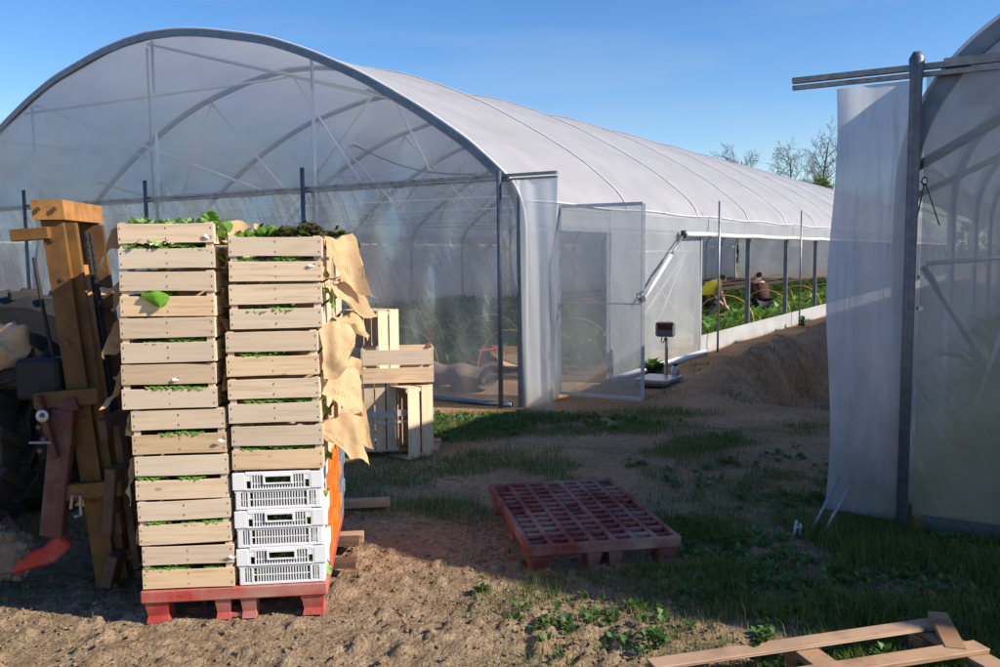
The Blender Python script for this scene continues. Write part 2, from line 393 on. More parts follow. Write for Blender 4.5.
def paper_mat():
    m, t, out = nt('kraft_paper'); v = coords(t, rnd=True)
    n = noise(t, v, 5, 5, .6)
    c = ramp(t, n, [(.3, (.56,.38,.20)), (.7, (.68,.49,.29))])
    # printed dark green dashes in a band (uv.y = distance from the folded rim)
    uv = t.nodes.new('ShaderNodeUVMap'); sx = t.nodes.new('ShaderNodeSeparateXYZ'); t.links.new(uv.outputs[0], sx.inputs[0])
    def m1(op, a, b=None, c_=None):
        q = N(t, 'ShaderNodeMath', operation=op)
        for i, x in enumerate((a, b, c_)):
            if x is None: continue
            if isinstance(x, (int, float)): q.inputs[i].default_value = x
            else: t.links.new(x, q.inputs[i])
        return q.outputs[0]
    fx = m1('FRACT', m1('MULTIPLY', m1('ADD', sx.outputs[0], m1('MULTIPLY', sx.outputs[1], .35)), 29.0))
    dash = m1('LESS_THAN', fx, .38)
    band = m1('MULTIPLY', m1('GREATER_THAN', sx.outputs[1], .74), m1('LESS_THAN', sx.outputs[1], .84))
    gap = m1('GREATER_THAN', m1('FRACT', m1('MULTIPLY', sx.outputs[0], 2.6)), .45)
    k = m1('MULTIPLY', m1('MULTIPLY', dash, band), m1('MULTIPLY', gap, .6))
    c = mixc(t, k, c, (.06,.12,.04))
    p = N(t, 'ShaderNodeBsdfPrincipled'); t.links.new(c, p.inputs['Base Color']); p.inputs['Roughness'].default_value = .8; p.inputs['Specular IOR Level'].default_value = .2
    t.links.new(bump(t, noise(t, v, 22, 4, .65), .55, .008), p.inputs['Normal'])
    tr = N(t, 'ShaderNodeBsdfTranslucent'); t.links.new(c, tr.inputs[0])
    ms = N(t, 'ShaderNodeMixShader'); ms.inputs[0].default_value = .25; t.links.new(p.outputs[0], ms.inputs[1]); t.links.new(tr.outputs[0], ms.inputs[2])
    t.links.new(ms.outputs[0], out.inputs[0]); return m
M['paper'] = paper_mat()

# ------------------------------------------------------------------ layout frame
AX = V(math.sin(R(32)), math.cos(R(32)), 0)      # along the tunnels
NX = V(AX[1], -AX[0], 0)                          # across, towards the right
C1 = V(.23, 9.03, 0)                              # front right corner of the big tunnel
C2 = V(2.335, 4.959, 0)                           # front left corner of the right hand tunnel
UZ = V(0, 0, 1)
W = 11.6; BAY = 2.65; NB = 17; LEN = BAY*NB
PROF = [(0,1.9),(.03,2.1),(.12,2.28),(.3,2.45),(.69,2.77),(1.27,3.14),(2.1,3.6),(2.9,3.95),(3.61,4.2),(4.73,4.44),(5.3,4.515),(5.8,4.535)]
ps = np.array([p[0] for p in PROF]); pz = np.array([p[1] for p in PROF])
_arc = np.concatenate([[0], np.cumsum(np.hypot(np.diff(ps), np.diff(pz)))])
def _smooth(k=64):
    u = np.linspace(0, _arc[-1], k); s_ = np.interp(u, _arc, ps); z_ = np.interp(u, _arc, pz)
    for _ in range(3):
        s2, z2 = s_.copy(), z_.copy()
        s2[1:-1] = (s_[:-2]+2*s_[1:-1]+s_[2:])/4; z2[1:-1] = (z_[:-2]+2*z_[1:-1]+z_[2:])/4; s_, z_ = s2, z2
    return s_, z_
_s, _z = _smooth(48)
PS = np.concatenate([_s, (W-_s)[::-1][1:]]); PZ = np.concatenate([_z, _z[::-1][1:]])
PROF2 = [(-.05,1.9),(-.045,2.08),(.0,2.27),(.09,2.46),(.22,2.63),(.37,2.76),(.75,2.99),(1.27,3.27),(2.1,3.66),(2.9,3.97),(3.61,4.2),(4.73,4.45),(5.8,4.53)]
def set_profile(P_):
    global ps, pz, _arc, _s, _z, PS, PZ
    ps = np.array([p[0] for p in P_]); pz = np.array([p[1] for p in P_])
    _arc = np.concatenate([[0], np.cumsum(np.hypot(np.diff(ps), np.diff(pz)))])
    u = np.concatenate([np.linspace(0, 1.2, 16)[:-1], np.linspace(1.2, _arc[-1], 34)])
    _s, _z = np.interp(u, _arc, ps), np.interp(u, _arc, pz)
    for _ in range(2):
        s2, z2 = _s.copy(), _z.copy(); s2[1:-1] = (_s[:-2]+2*_s[1:-1]+_s[2:])/4; z2[1:-1] = (_z[:-2]+2*_z[1:-1]+_z[2:])/4; _s, _z = s2, z2
    PS = np.concatenate([_s, (W-_s)[::-1][1:]]); PZ = np.concatenate([_z, _z[::-1][1:]])
set_profile(PROF)
def pz_at(s): return float(np.interp(min(s, W-s), _s, _z))

# ------------------------------------------------------------------ ground
def ground_h(x, y):
    x = np.asarray(x, float); y = np.asarray(y, float)
    a = x*AX[0]+y*AX[1]; n = x*NX[0]+y*NX[1]
    near = np.clip(1-(np.hypot(x, y)-8)/22, 0, 1)
    h = .05*(fbm(x, y, .45, 3, 3)-.5)*near
    # crumbly soil: larger lumps and sharp clods
    soil = np.clip((6.2-y)/2.0, .12, 1)*near
    c = fbm(x, y, 5.0, 4, 11, .6)-.5
    h = h+.028*c*soil
    cl = np.clip(fbm(x+3.1, y*1.1, 16, 2, 21)-.60, 0, 1)
    h = h+.13*cl*soil+.020*(fbm(x, y, 34, 3, 61, .6)-.5)*soil*(.6+1.6*np.clip(fbm(x, y, 2.3, 2, 91)-.4, 0, 1)*2.5)
    tr = np.sin((y-.12*x)*9.0+2.5*fbm(x, y, 1.2, 2, 5))      # faint wheel ruts
    h = h+.010*tr*np.clip((4.6-y)/1.5, 0, 1)
    for (px_, py_, ang, wd) in ((-1.6, 3.15, 8, .16), (-.6, 3.1, 24, .14)):      # tyre ruts with lug marks
        c_, s_ = math.cos(R(ang)), math.sin(R(ang)); u = (x-px_)*c_+(y-py_)*s_; v = -(x-px_)*s_+(y-py_)*c_
        m_ = np.exp(-(v/wd)**4)*np.clip((3.9-y)/.3, 0, 1)*np.clip((2.4-np.abs(u))/.5, 0, 1)
        h = h-.016*m_+.012*m_*np.sin((u+np.abs(v)*.9)*2*PI/.13)*np.clip(vnoise(x*3, y*3, 9)*2-.5, 0, 1)
    # bank and trench between the tunnels
    fade = 1/(1+np.exp(-(a-10.0-.8*(fbm(x, y, 1.1, 2, 8)-.5))*3.2))*(1/(1+np.exp((a-60)*.5)))
    e = n+.25*(fbm(x, y, .9, 3, 31)-.5)
    bank = .30*np.exp(-((e+3.25)/.45)**2)
    tren = -.50*(1/(1+np.exp(-(e+2.82)*13)))*(1/(1+np.exp((e+1.75)*7)))
    rough = .32*(fbm(x, y, 3.0, 5, 41, .62)-.5)*np.exp(-((e+2.9)/1.0)**2)
    h = h+fade*(bank+tren+rough)
    far = np.clip((a-9)/14, 0, 1)
    h = h+.06*far*np.exp(-((n+4.3)/1.2)**2)
    return h
def gz(x, y): return float(ground_h(x, y))

def axis(segs):
    out = [segs[0][0]]
    for (a, b, st) in segs:
        k = max(1, int(round((b-a)/st))); out += list(a+(b-a)*np.arange(1, k+1)/k)
    return np.array(out)
def geo(a, b, st, g=1.16):
    out = [a]; 
    while out[-1] < b: out.append(out[-1]+st); st *= g
    return out[1:]
xs = axis([(-3.6, 3.2, .022), (3.2, 7, .06), (7, 14, .16)]); ys = axis([(2.2, 5.4, .022), (5.4, 9, .04), (9, 17, .07), (17, 30, .2)])
xs = np.concatenate([-np.array(geo(3.6, 500, .05))[::-1], xs, geo(14, 500, .25)])
ys = np.concatenate([-np.array(geo(-2.2, 400, .05))[::-1], ys, geo(30, 900, .4)])
GX, GY = np.meshgrid(xs, ys, indexing='ij')
GZ = ground_h(GX, GY)
nx, ny = GX.shape
verts = np.stack([GX, GY, GZ], -1).reshape(-1, 3)
i, j = np.meshgrid(np.arange(nx-1), np.arange(ny-1), indexing='ij')
b = (i*ny+j).ravel()
faces = np.stack([b, b+ny, b+ny+1, b+1], -1)
def ground_mat():
    m, t, out = nt('sandy_soil')
    g = N(t, 'ShaderNodeNewGeometry'); P = g.outputs['Position']
    n1 = noise(t, P, 1.1, 6, .62); n2 = noise(t, P, 22, 6, .7); n3 = noise(t, P, 6, 4, .6)
    c = ramp(t, n2, [(.30, (.15,.098,.054)), (.46, (.30,.215,.135)), (.7, (.41,.31,.205))])
    c = mixc(t, ramp(t, n3, [(.38, (.65,.65,.65)), (.56, (0,0,0))]), c, (.20,.135,.078))
    # reddish earth in the middle distance, warmed and lightened to offset bluish shade
    sx = t.nodes.new('ShaderNodeSeparateXYZ'); t.links.new(P, sx.inputs[0])
    mr = N(t, 'ShaderNodeMapRange'); mr.inputs[1].default_value = 4.2; mr.inputs[2].default_value = 6.0; t.links.new(sx.outputs[1], mr.inputs[0])
    warmed_earth = mixc(t, ramp(t, n1, [(.35, (0,0,0)), (.65, (1,1,1))]), (.43,.24,.12), (.60,.375,.205))
    warmed_earth = mixc(t, ramp(t, n2, [(.36, (.5,.5,.5)), (.55, (0,0,0))]), warmed_earth, (.10,.06,.035))
    mm = N(t, 'ShaderNodeMath', operation='MULTIPLY'); t.links.new(mr.outputs[0], mm.inputs[0]); mm.inputs[1].default_value = .85
    c = mixc(t, mm.outputs[0], c, warmed_earth)
    # distant field
    ln = N(t, 'ShaderNodeVectorMath', operation='LENGTH'); t.links.new(P, ln.inputs[0])
    m2 = N(t, 'ShaderNodeMapRange'); m2.inputs[1].default_value = 45; m2.inputs[2].default_value = 75; t.links.new(ln.outputs['Value'], m2.inputs[0])
    fld = mixc(t, ramp(t, noise(t, P, .05, 4), [(.4, (0,0,0)), (.6, (1,1,1))]), (.10,.13,.045), (.24,.19,.11))
    c = mixc(t, m2.outputs[0], c, fld)
    vo = t.nodes.new('ShaderNodeTexVoronoi'); vo.inputs['Scale'].default_value = 55; vo.inputs['Randomness'].default_value = 1
    wv = N(t, 'ShaderNodeVectorMath', operation='MULTIPLY_ADD'); nz_ = t.nodes.new('ShaderNodeTexNoise'); nz_.inputs['Scale'].default_value = 25; t.links.new(P, nz_.inputs['Vector'])
    t.links.new(nz_.outputs['Color'], wv.inputs[0]); wv.inputs[1].default_value = (.03,.03,.03); t.links.new(P, wv.inputs[2]); t.links.new(wv.outputs[0], vo.inputs['Vector'])
    pit = ramp(t, noise(t, P, 38, 4, .65), [(.30, (1,1,1)), (.40, (0,0,0))])
    c = mixc(t, ramp(t, noise(t, P, 38, 4, .65), [(.33, (.55,.55,.55)), (.42, (0,0,0))]), c, (.10,.065,.038))
    b1 = bump(t, noise(t, P, 45, 6, .72), .8, .02)
    bb = t.nodes.new('ShaderNodeBump'); bb.inputs['Strength'].default_value = .7; bb.inputs['Distance'].default_value = .010; bb.invert = True
    t.links.new(vo.outputs['Distance'], bb.inputs['Height']); t.links.new(b1, bb.inputs['Normal'])
    pbsdf(t, out, c, .97, 0, bb.outputs[0], .08)
    return m
M['soil'] = ground_mat()
ground = np_obj('ground', verts, faces.ravel(), 4, M['soil'], None, True); tag(ground, kind='structure')

# ------------------------------------------------------------------ tunnels
def plane_pt(c, s, t, z): return c-NX*s+AX*t+UZ*z      # s to the left of corner c

def tunnel(name, label, C, flip, opening):
    """flip=False: C is the right front corner (s runs left). flip=True: C is the left front corner (s runs right)."""
    sg = 1 if flip else -1
    root = thing(name, label, 'polytunnel', tuple(C), 0, 'film greenhouses')
    def P(s, t, z): return NX*sg*s+AX*t+UZ*z
    # arches with their legs
    for k in range(NB+1):
        t = k*BAY
        pts = [P(PS[0], t, -.05), P(PS[0], t, 1.0), P(PS[0], t, 1.85)]+[P(a, t, b_) for a, b_ in zip(PS[1:-1], PZ[1:-1])]+[P(W-PS[0], t, 1.85), P(W-PS[0], t, 1.0), P(W-PS[0], t, -.05)]
        mb = MB().sweep_rect(pts, AX, .055, .085 if k in (0, NB) else .06)
        mb.build('arch', M['steel_face'] if k == 0 else M['galv'] if k < 3 and not flip else M['galv_light'], root)
    # pale clip rail outside the first arch
    pts = [P(PS[0], -.005, .02), P(PS[0], -.005, 1.0), P(PS[0], -.005, 1.85)]+[P(a, -.005, b_) for a, b_ in zip(PS[1:], PZ[1:])]
    off = []
    for q in range(len(pts)):
        tg = unit(pts[min(q+1, len(pts)-1)]-pts[max(q-1, 0)]); o = np.cross(AX, tg)
        if o[2] < 0 or (abs(o[2]) < .3 and np.dot(o, NX*sg) > 0 and q < len(pts)//2): o = -o
        off.append(pts[q]+o*.052)
    MB().tube(off, .017, 8).build('clip_rail', M['white_pvc'], root, True)
    # roof film
    ring = [(a, b_) for a, b_ in zip(PS, PZ)]
    nu = NB*6
    def roof(u, v, P=P):
        t = u*LEN; q = v*(len(ring)-1); i0 = min(int(q), len(ring)-2); fr = q-i0
        s = ring[i0][0]*(1-fr)+ring[i0+1][0]*fr; z = ring[i0][1]*(1-fr)+ring[i0+1][1]*fr
        # outward normal
        tx = ring[i0+1][0]-ring[i0][0]; tz = ring[i0+1][1]-ring[i0][1]; l = math.hypot(tx, tz); nxs, nz = -tz/l, tx/l
        sag = .05-.05*abs(math.sin(PI*t/BAY))**.8
        return P(s+nxs*sag, t, z+nz*sag)
    MB().grid(roof, nu, 60).build('roof_film', M['roof'], root, True)
    # gable above the bar
    for (tt, nm) in ((.0, 'gable_film'), (LEN, 'gable_film')):
        cols = np.linspace(.16, W-.16, 80); mb = MB()
        zb = 2.36 if tt == 0 else 0.0
        def gf(u, v, tt=tt, zb=zb):
            s = .2+(W-.4)*u; zt = max(zb+.001, pz_at(s)-.02)
            w = .012*math.sin(s*4.1+v*3)+.012*math.sin(s*1.7-v*5)
            return P(s, tt+w*(1 if tt == 0 else -1)+.0, zb+(zt-zb)*v)
        mb.grid(gf, 80, 10).build(nm, M['gable'] if tt == 0 else M['far_side'], root, True)
    # eave film strip, both sides
    for s0 in (-.045, W+.045):
        MB().grid(lambda u, v: P(s0+.015*math.sin(u*LEN*7)*(1-v), u*LEN, 1.84+.30*v), NB*8, 2).build('eave_film', M['side'], root, True)
        rp = [P(s0*1.0+(-.012 if s0 < 0 else .012), u*LEN, 2.13+.012*math.sin(u*LEN*2*PI/BAY)) for u in np.linspace(0, 1, NB*6)]
        MB().tube(rp, .011, 6).build('eave_rope', M['white_pvc'], root, True)
    # ties, struts and purlins of every arch in the inside
    for k in range(1, NB+1):
        t = k*BAY; mb = MB()
        if k <= 8:
            ap = P(5.8, t, 4.42); 
            for (s1, z1, s2, z2) in ((3.9, 4.2, 5.8, 2.45), (7.7, 4.2, 5.8, 2.45), (3.9, 4.2, 2.9, 2.45), (7.7, 4.2, 8.7, 2.45), (2.0, 3.45, 2.9, 2.45), (9.6, 3.45, 8.7, 2.45)):
                mb.tube([P(s1, t, z1), P(s2, t, z2)], .018, 6)
            mb.tube([P(.4, t, 2.38), P(W-.4, t, 2.38)], .012, 6)
            mb.build('truss', M['white_tube'], root, True)
    for s in (2.0, 5.8, 9.6):
        MB().tube([P(s, 0, pz_at(s)-.10), P(s, LEN-.02, pz_at(s)-.10)], .018, 6).build('purlin', M['white_tube'], root, True)
    for k in range(1, NB+1):
        q = []
        for w_ in range(1, len(PS)-1):
            tx, tz = PS[w_+1]-PS[w_-1], PZ[w_+1]-PZ[w_-1]; l_ = math.hypot(tx, tz); q.append(P(PS[w_]-tz/l_*.056, k*BAY, PZ[w_]+tx/l_*.056))
        MB().tube(q, .011, 5).build('roof_rope', M['white_pvc'], root, True)
    for (s1, z1, s2, z2) in ((2.2, 2.45, 5.7, 4.40), (5.9, 4.40, 9.3, 2.45), (8.6, 3.9, 5.8, 2.45), (5.75, 4.42, 2.0, 3.6), (8.9, 3.8, 5.85, 4.42)):
        MB().tube([P(s1, .06, z1), P(s2, BAY-.05, min(z2, pz_at(s2)-.08))], .019, 6).build('brace', M['white_tube'], root, True)
    # upright gable posts
    for s in (2.9, 5.8, 8.7):
        MB().tube([P(s, .07, 0), P(s, .07, pz_at(s)-.05)], .022, 8).build('gable_post', M['galv_light'], root, True)
    return root, P

# ---- big tunnel
root1, P1 = tunnel('polytunnel', 'large film greenhouse with rounded roof and open side, behind the crates', C1, False, True)
def part1(mb, nm, mat, smooth=False): return mb.build(nm, mat, root1, smooth)
# cross bar (double rail) with overhang, dark poles
MB().beam(P1(-.46, -.09, 2.385), P1(W+.4, -.09, 2.385), .045, .03).beam(P1(-.46, -.085, 2.345), P1(W+.4, -.085, 2.345), .03, .022).build('cross_bar', M['alu'], root1)
for s, zt in ((.18, 2.43), (2.9, 2.62), (5.8, 2.62), (8.7, 2.62), (11.4, 2.5)):
    part1(MB().tube([P1(s, -.14, -.1), P1(s, -.14, zt)], .026, 10), 'pole', M['pole'], True)
# curtain under the bar
def curt(u, v):
    s = .02+(W-.04)*u; z = .03+2.30*v
    w = .028*math.sin(s*3.3+1.2*math.sin(z*2.2))+.018*math.sin(s*8+z*3)+.012*math.sin(s*19-z*2)*(1-v)
    return P1(s, -.045+w*(.25+.75*math.sin(PI*min(1, v*1.0+.02))), z)
part1(MB().grid(curt, 220, 24), 'curtain_film', M['curtain'], True)
part1(MB().tube([P1(s, -.06, .03) for s in np.linspace(.1, W, 12)], .028, 8), 'base_rail', M['galv'], True)
# hanging flap right of the corner
def flp(u, v):
    s = -.02-.43*u+.05*(1-v)*u; z = .02+2.32*v
    w = .035*math.sin(u*5.0+1.0+.5*z)*(1-.6*v)+.006*math.sin(u*13+z*2.5)
    return P1(s, -.075+w, z)
part1(MB().grid(flp, 36, 30), 'flap_film', M['flap'], True)
# side near the corner and up to the open part
def sidef(t0, t1, z0, z1, nm, mat, off=-.05, amp=.012, n=40):
    part1(MB().grid(lambda u, v: P1(off+amp*math.sin((t0+(t1-t0)*u)*9+v*4)*math.sin(PI*v), t0+(t1-t0)*u, z0+(z1-z0)*v), n, 12), nm, mat, True)
sidef(.0, .70, 0, 1.86, 'side_film', M['side'])
sidef(2.05, 5.28, .02, 1.86, 'side_film', M['side'])
sidef(.70, 2.05, 2.02, 2.05, 'side_film', M['side'], n=4)
# far side wall
part1(MB().grid(lambda u, v: P1(W+.05+.02*math.sin(u*LEN*3), u*LEN, .0+1.86*v), 160, 8), 'side_film', M['far_side'], True)
# skirt below opening
part1(MB().grid(lambda u, v: P1(-.055+.02*math.sin(u*60+v)*math.sin(PI*v), 5.28+(LEN-5.28)*u, -.06+.37*v+.05*min(1, u*2.2)), 150, 4), 'skirt_film', M['skirt'], True)
part1(MB().tube([P1(-.1, t, .045) for t in (2.0, 3.0, 4.2, 5.4)], .05, 10), 'base_pipe', M['white_pvc'], True)
# internal diagonal tubes of the end bay
for (t0, z0, t1, z1) in ((2.75, .5, 4.9, 1.62), (2.75, 1.62, 5.2, .35), (2.75, 1.6, 5.1, 1.62), (3.6, .5, 4.85, 1.6)):
    part1(MB().tube([P1(.02, t0, z0), P1(.02, t1, z1)], .016, 6), 'brace', M['galv_light'], True)
# white trim at the edge of the opening, and thin outside poles
part1(MB().box(-.012, .012, -.02, .02, 0, 1.86, 0, Matrix.Translation(Vector(P1(-.06, 5.29, 0)))), 'edge_trim', M['white_pvc'])
for t, zt in ((5.70, 2.38), (11.0, 2.42), (16.4, 2.42), (21.8, 2.42)):
    part1(MB().tube([P1(-.20, t, -.1), P1(-.20, t, zt)], .018, 8), 'pole', M['galv'], True)
# legs read as wide channel posts in the opening
for k in range(2, NB+1):
    part1(MB().beam(P1(0.0, k*BAY, 0), P1(0.0, k*BAY, 1.9), .062, .075, tuple(NX)), 'post', M['steel_face'])
# rolled film under the eave with its telescopic crank
pp = [P1(-.13, t, 1.86-.012*abs(math.sin(PI*t/BAY))) for t in np.arange(4.35, LEN, .33)]
roll = part1(MB().tube(pp, .038, 10), 'film_roll', M['white_pvc'], True)
MB().lathe([(.0, -.03), (.055, -.03), (.055, .03), (.02, .03), (.02, .05)], tuple(P1(-.13, 4.32, 1.85)), 'x', 14).build('end_cap', M['black'], roll, True)
cr = part1(MB().tube([P1(-.13, 4.33, 1.85), P1(-.16, 3.75, 1.55)], .015, 8), 'crank_arm', M['galv'], True)
MB().tube([P1(-.16, 3.75, 1.55), P1(-.2, 2.75, 1.02)], .027, 8).build('crank_sleeve', M['white_pvc'], cr, True)
# door: opened outwards, square to the wall
door = bpy.data.objects.new('door', None); COL.objects.link(door); door.parent = root1; door.location = tuple(V(.655, 9.64, 0)-C1)
D = V(.862, -.507, 0)
def DP(u, z, o=0): return D*u+UZ*z+V(D[1]*-1, D[0], 0)*o
fr = MB()
for (a, b_) in (((.0, .06), (.0, 2.10)), ((.97, .06), (.97, 2.10)), ((0, .06), (.97, .06)), ((0, 2.10), (.97, 2.10))):
    fr.beam(DP(*a), DP(*b_), .035, .035)
fr.beam(DP(.0, 1.06), DP(.97, 1.06), .014, .014)
fr.build('door_frame', M['galv_light'], door)
MB().grid(lambda u, v: DP(.01+.95*u, .07+2.02*v, .022+.008*math.sin(u*9+v*3)*math.sin(PI*v)), 24, 24).build('door_film', M['door'], door, True)
h = MB().beam(DP(.93, 1.10, -.03), DP(1.02, 1.13, -.05), .02, .06); h.tube([DP(.97, 1.08, -.04), DP(.93, 1.17, -.08), DP(1.0, 1.2, -.06)], .008, 6)
h.build('handle', M['scale_steel'], door)
for z in (.3, 1.0, 1.8): MB().tube([DP(-.02, z-.04), DP(-.02, z+.04)], .014, 8).build('hinge', M['galv'], door, True)
jb = MB()
jb.beam(P1(-.02, .70, 0), P1(-.02, .70, 2.12), .05, .04).beam(P1(-.02, 2.03, 0), P1(-.02, 2.03, 2.12), .04, .04).beam(P1(-.02, .70, 2.10), P1(-.02, 2.05, 2.10), .04, .04)
part1(jb, 'door_jamb', M['galv_light'])
# sprinkler hoses
for (s0, z0, s1, z1) in ((7.8, 2.75, 5.6, 2.45), (2.7, 2.95, 1.0, 2.5)):
    pts = [P1(s0+(s1-s0)*u, .5+.2*u, z0+(z1-z0)*u-.12*math.sin(PI*u)) for u in np.linspace(0, 1, 10)]
    hz = part1(MB().tube(pts, .011, 6), 'hose', M['hose'], True)
    c0 = pts[0]; MB().lathe([(.0,-.03),(.03,-.03),(.035,.02),(.018,.04),(.018,.09),(.0,.09)], tuple(c0-V(0,0,.02)), 'x', 10).build('nozzle', M['white_metal'], hz, True)
# floor inside: dark mulch paths and beds of crops
beds = [1.0+1.62*k for k in range(7)]
mulch = simple('grey_mulch_sheet', (.10,.12,.15), (.16,.18,.21), 3, .5, 0, .4)
pb = MB()
for s in beds:
    pb.grid(lambda u, v: P1(s+.68+.26*(v-.5)*2, 2.2+(LEN-2.6)*u, .075+.015*math.sin(u*90+v)), 120, 2)
o = pb.build('mulch_sheet', mulch, None, True); o.location = tuple(C1); tag(o, kind='structure')

def leaves(n_pl, centers, nl, lmin, lmax, lift, wid=.45, up=.5):
    """rosettes of folded leaves as numpy quads; returns verts, faces"""
    vs = []; 
    C = np.repeat(centers, nl, 0); n = len(C)
    th = rng.uniform(0, 2*PI, n); L = rng.uniform(lmin, lmax, n); el = rng.uniform(lift[0], lift[1], n)
    d = np.stack([np.cos(th), np.sin(th), np.zeros(n)], -1); side = np.stack([-np.sin(th), np.cos(th), np.zeros(n)], -1)
    z = np.zeros((n, 3)); z[:, 2] = 1
    base = C+d*.01
    mid = base+d*(L*.55*np.cos(el))[:, None]+z*(L*.55*np.sin(el))[:, None]
    el2 = el-rng.uniform(.3, .9, n)
    tip = mid+d*(L*.5*np.cos(el2))[:, None]+z*(L*.5*np.sin(el2))[:, None]
    w = (L*wid)[:, None]*.5
    nz = z*(L*.10)[:, None]
    v = np.stack([base, mid-side*w+nz, mid+side*w+nz, tip, mid-nz*.3], 1).reshape(-1, 3)
    k = np.arange(n)[:, None]*5
    f = np.concatenate([k+np.array([[0, 1, 4]]), k+np.array([[0, 4, 2]]), k+np.array([[4, 1, 3]]), k+np.array([[4, 3, 2]])], 1).reshape(-1)
    return v, f
pc = []
for bi, s in enumerate(beds):
    for r in (-.36, 0, .36):
        step = .27 if bi < 4 else .4
        tt = np.arange(1.6 if bi > 0 else 2.6, LEN-.4 if bi < 3 else 15.5, step); tt = tt+rng.uniform(-.05, .05, len(tt))
        keep = rng.random(len(tt)) > .06
        for t in tt[keep]: pc.append(C1+P1(s+r+random.uniform(-.05, .05), t, .06))
pc = np.array(pc)
v, f = leaves(len(pc), pc, 11, .17, .36, (.4, 1.4), .42)
tag(np_obj('crop_rows', v, f, 3, M['crop']), 'dense rows of low green leafy vegetables growing in the tunnel', 'crop', kind='stuff')
# support hoops over the beds
hid = 0
def hoop_mesh(r=.55, hh=.62):
    mb = MB(); mb.tube([(NX*(-r*math.cos(a))+UZ*(hh*math.sin(a)**.8 if math.sin(a) > 0 else 0)) for a in np.linspace(0, PI, 18)], .0085, 6)
    return mb
def hoop_row(lab, grp, lst):
    first = None
    for (s, t, rz, sc) in lst:
        if first is None:
            ho = hoop_mesh().build('hoop', M['hoop'], None, True); first = ho
        else:
            ho = first.copy(); COL.objects.link(ho)
        ho.location = tuple(C1+P1(s, t, .05)); ho.rotation_euler = (random.uniform(-.08, .08), random.uniform(-.06, .06), rz); ho.scale = (sc, sc, sc)
        tag(ho, lab, 'hoop', grp)
hoop_row('single orange hoop at the greenhouse front, its foot beside the corner pole', 'front hoop', [(.95, 1.35, -.1, 1.0)])
hoop_row('thin orange hoop in the greenhouse front bay, behind the leaning new crates', 'second front hoop', [(2.75, 1.5, .2, .95)])
hoop_row('orange hoop arching over a bed behind the hoop by the corner pole', 'hoops deeper in the front bay', [(1.1, 3.4, 0, 1.0), (2.7, 3.6, .1, 1.0), (4.3, 3.8, .1, 1)])
hoop_row('thin orange hoop arched over the vegetable beds seen through the open side', 'hoops seen through the open side',
         [(s, t, random.uniform(-.15, .15), random.uniform(.9, 1.08)) for s in beds[:3] for t in np.arange(6.4+s*.3, 27, 3.1)])
# things on the floor in the front bay
o = MB().grid(lambda u, v: P1(.9+.9*u, .75+.30*math.cos(v*2*PI)*(.8+.2*math.sin(u*7)), .16+.13*math.sin(v*2*PI)+.02*math.sin(u*13+v*9)), 24, 14).build('cloth_roll', simple('brown_cover_cloth', (.12,.095,.075), (.2,.16,.13), 9, .9, 0, .5), None, True)
o.location = tuple(C1); tag(o, 'crumpled brown roll of cover cloth lying inside the greenhouse corner', 'cloth roll')
o = MB().box(-.3, .3, -.2, .2, 0, .012, .003).box(-.3, .3, .19, .20, .01, .12).build('cardboard_sheet', M['paper'])
o.location = tuple(C1+P1(1.2, 1.9, .22)); o.rotation_euler = (.3, .1, .5); tag(o, 'flat piece of tan cardboard on the bed behind the film curtain', 'cardboard')
o = MB().tube([(-.16, 0, 0), (.16, .02, .03)], .016, 8).build('handle_rod', M['red_plastic'])
o.location = tuple(C1+P1(1.35, 1.5, .38)); tag(o, 'red rod lying on the cardboard behind the film curtain', 'rod')

# ---- right hand tunnel
set_profile(PROF2)
root2, P2 = tunnel('polytunnel', 'film greenhouse at the right edge with a dirty hanging flap beside its corner pole', C2, True, False)
def part2(mb, nm, mat, smooth=False): return mb.build(nm, mat, root2, smooth)
rb = MB()
rb.beam(P2(-.67, -.09, 2.585), P2(W+.3, -.09, 2.585), .045, .03).beam(P2(-.67, -.085, 2.545), P2(W+.3, -.085, 2.545), .03, .025)
rb.beam(P2(.12, -.10, 2.60), P2(1.7, -.10, 2.60), .03, .03)
part2(rb, 'cross_bar', M['alu'])
part2(MB().tube([P2(-.005, -.16, -.1), P2(-.005, -.16, 1.2), P2(-.005, -.16, 2.50), P2(-.005, -.16, 2.62), P2(-.005, -.16, 2.655)], [.030, .030, .032, .040, .02], 12), 'pole', M['pole'], True)
def flp2(u, v):
    s = -.44+.43*u+.02*math.sin(v*9)*(1-u)-.0*(1-v); z = .06+2.46*v
    w = .022*math.sin(u*4.0+.6+.4*z)*(1-.5*v)+.005*math.sin(u*11+z*2.6)+.004*math.sin(z*8+u*4)
    return P2(s, -.075+w, z)
part2(MB().grid(flp2, 60, 50), 'flap_film', M['flap_dirty'], True)
def curt2(u, v):
    s = .03+(W-.06)*u; z = .08+2.46*v
    w = .02*math.sin(s*3.9+z)+.01*math.sin(s*11+z*2)
    return P2(s, -.03+w, z)
M['curtain2'] = film('inner_curtain_polythene', .42, .4, .6, (.50,.54,.56), .25, .07, (2,2,2), .4, (.0, 1.3, (.34,.38,.19)), crease=.2)
part2(MB().grid(curt2, 160, 20), 'curtain_film', M['curtain2'], True)
part2(MB().beam(P2(.1, -.06, .05), P2(W, -.06, .05), .05, .10), 'base_board', simple('dark_base_board', (.06,.055,.05), (.12,.11,.10), 9, .8))
for s0 in (-.05, W+.05):
    part2(MB().grid(lambda u, v: P2(s0+.012*math.sin(u*LEN*3), .02+(LEN-.02)*u, .02+1.84*v), 120, 8), 'side_film', M['side'], True)
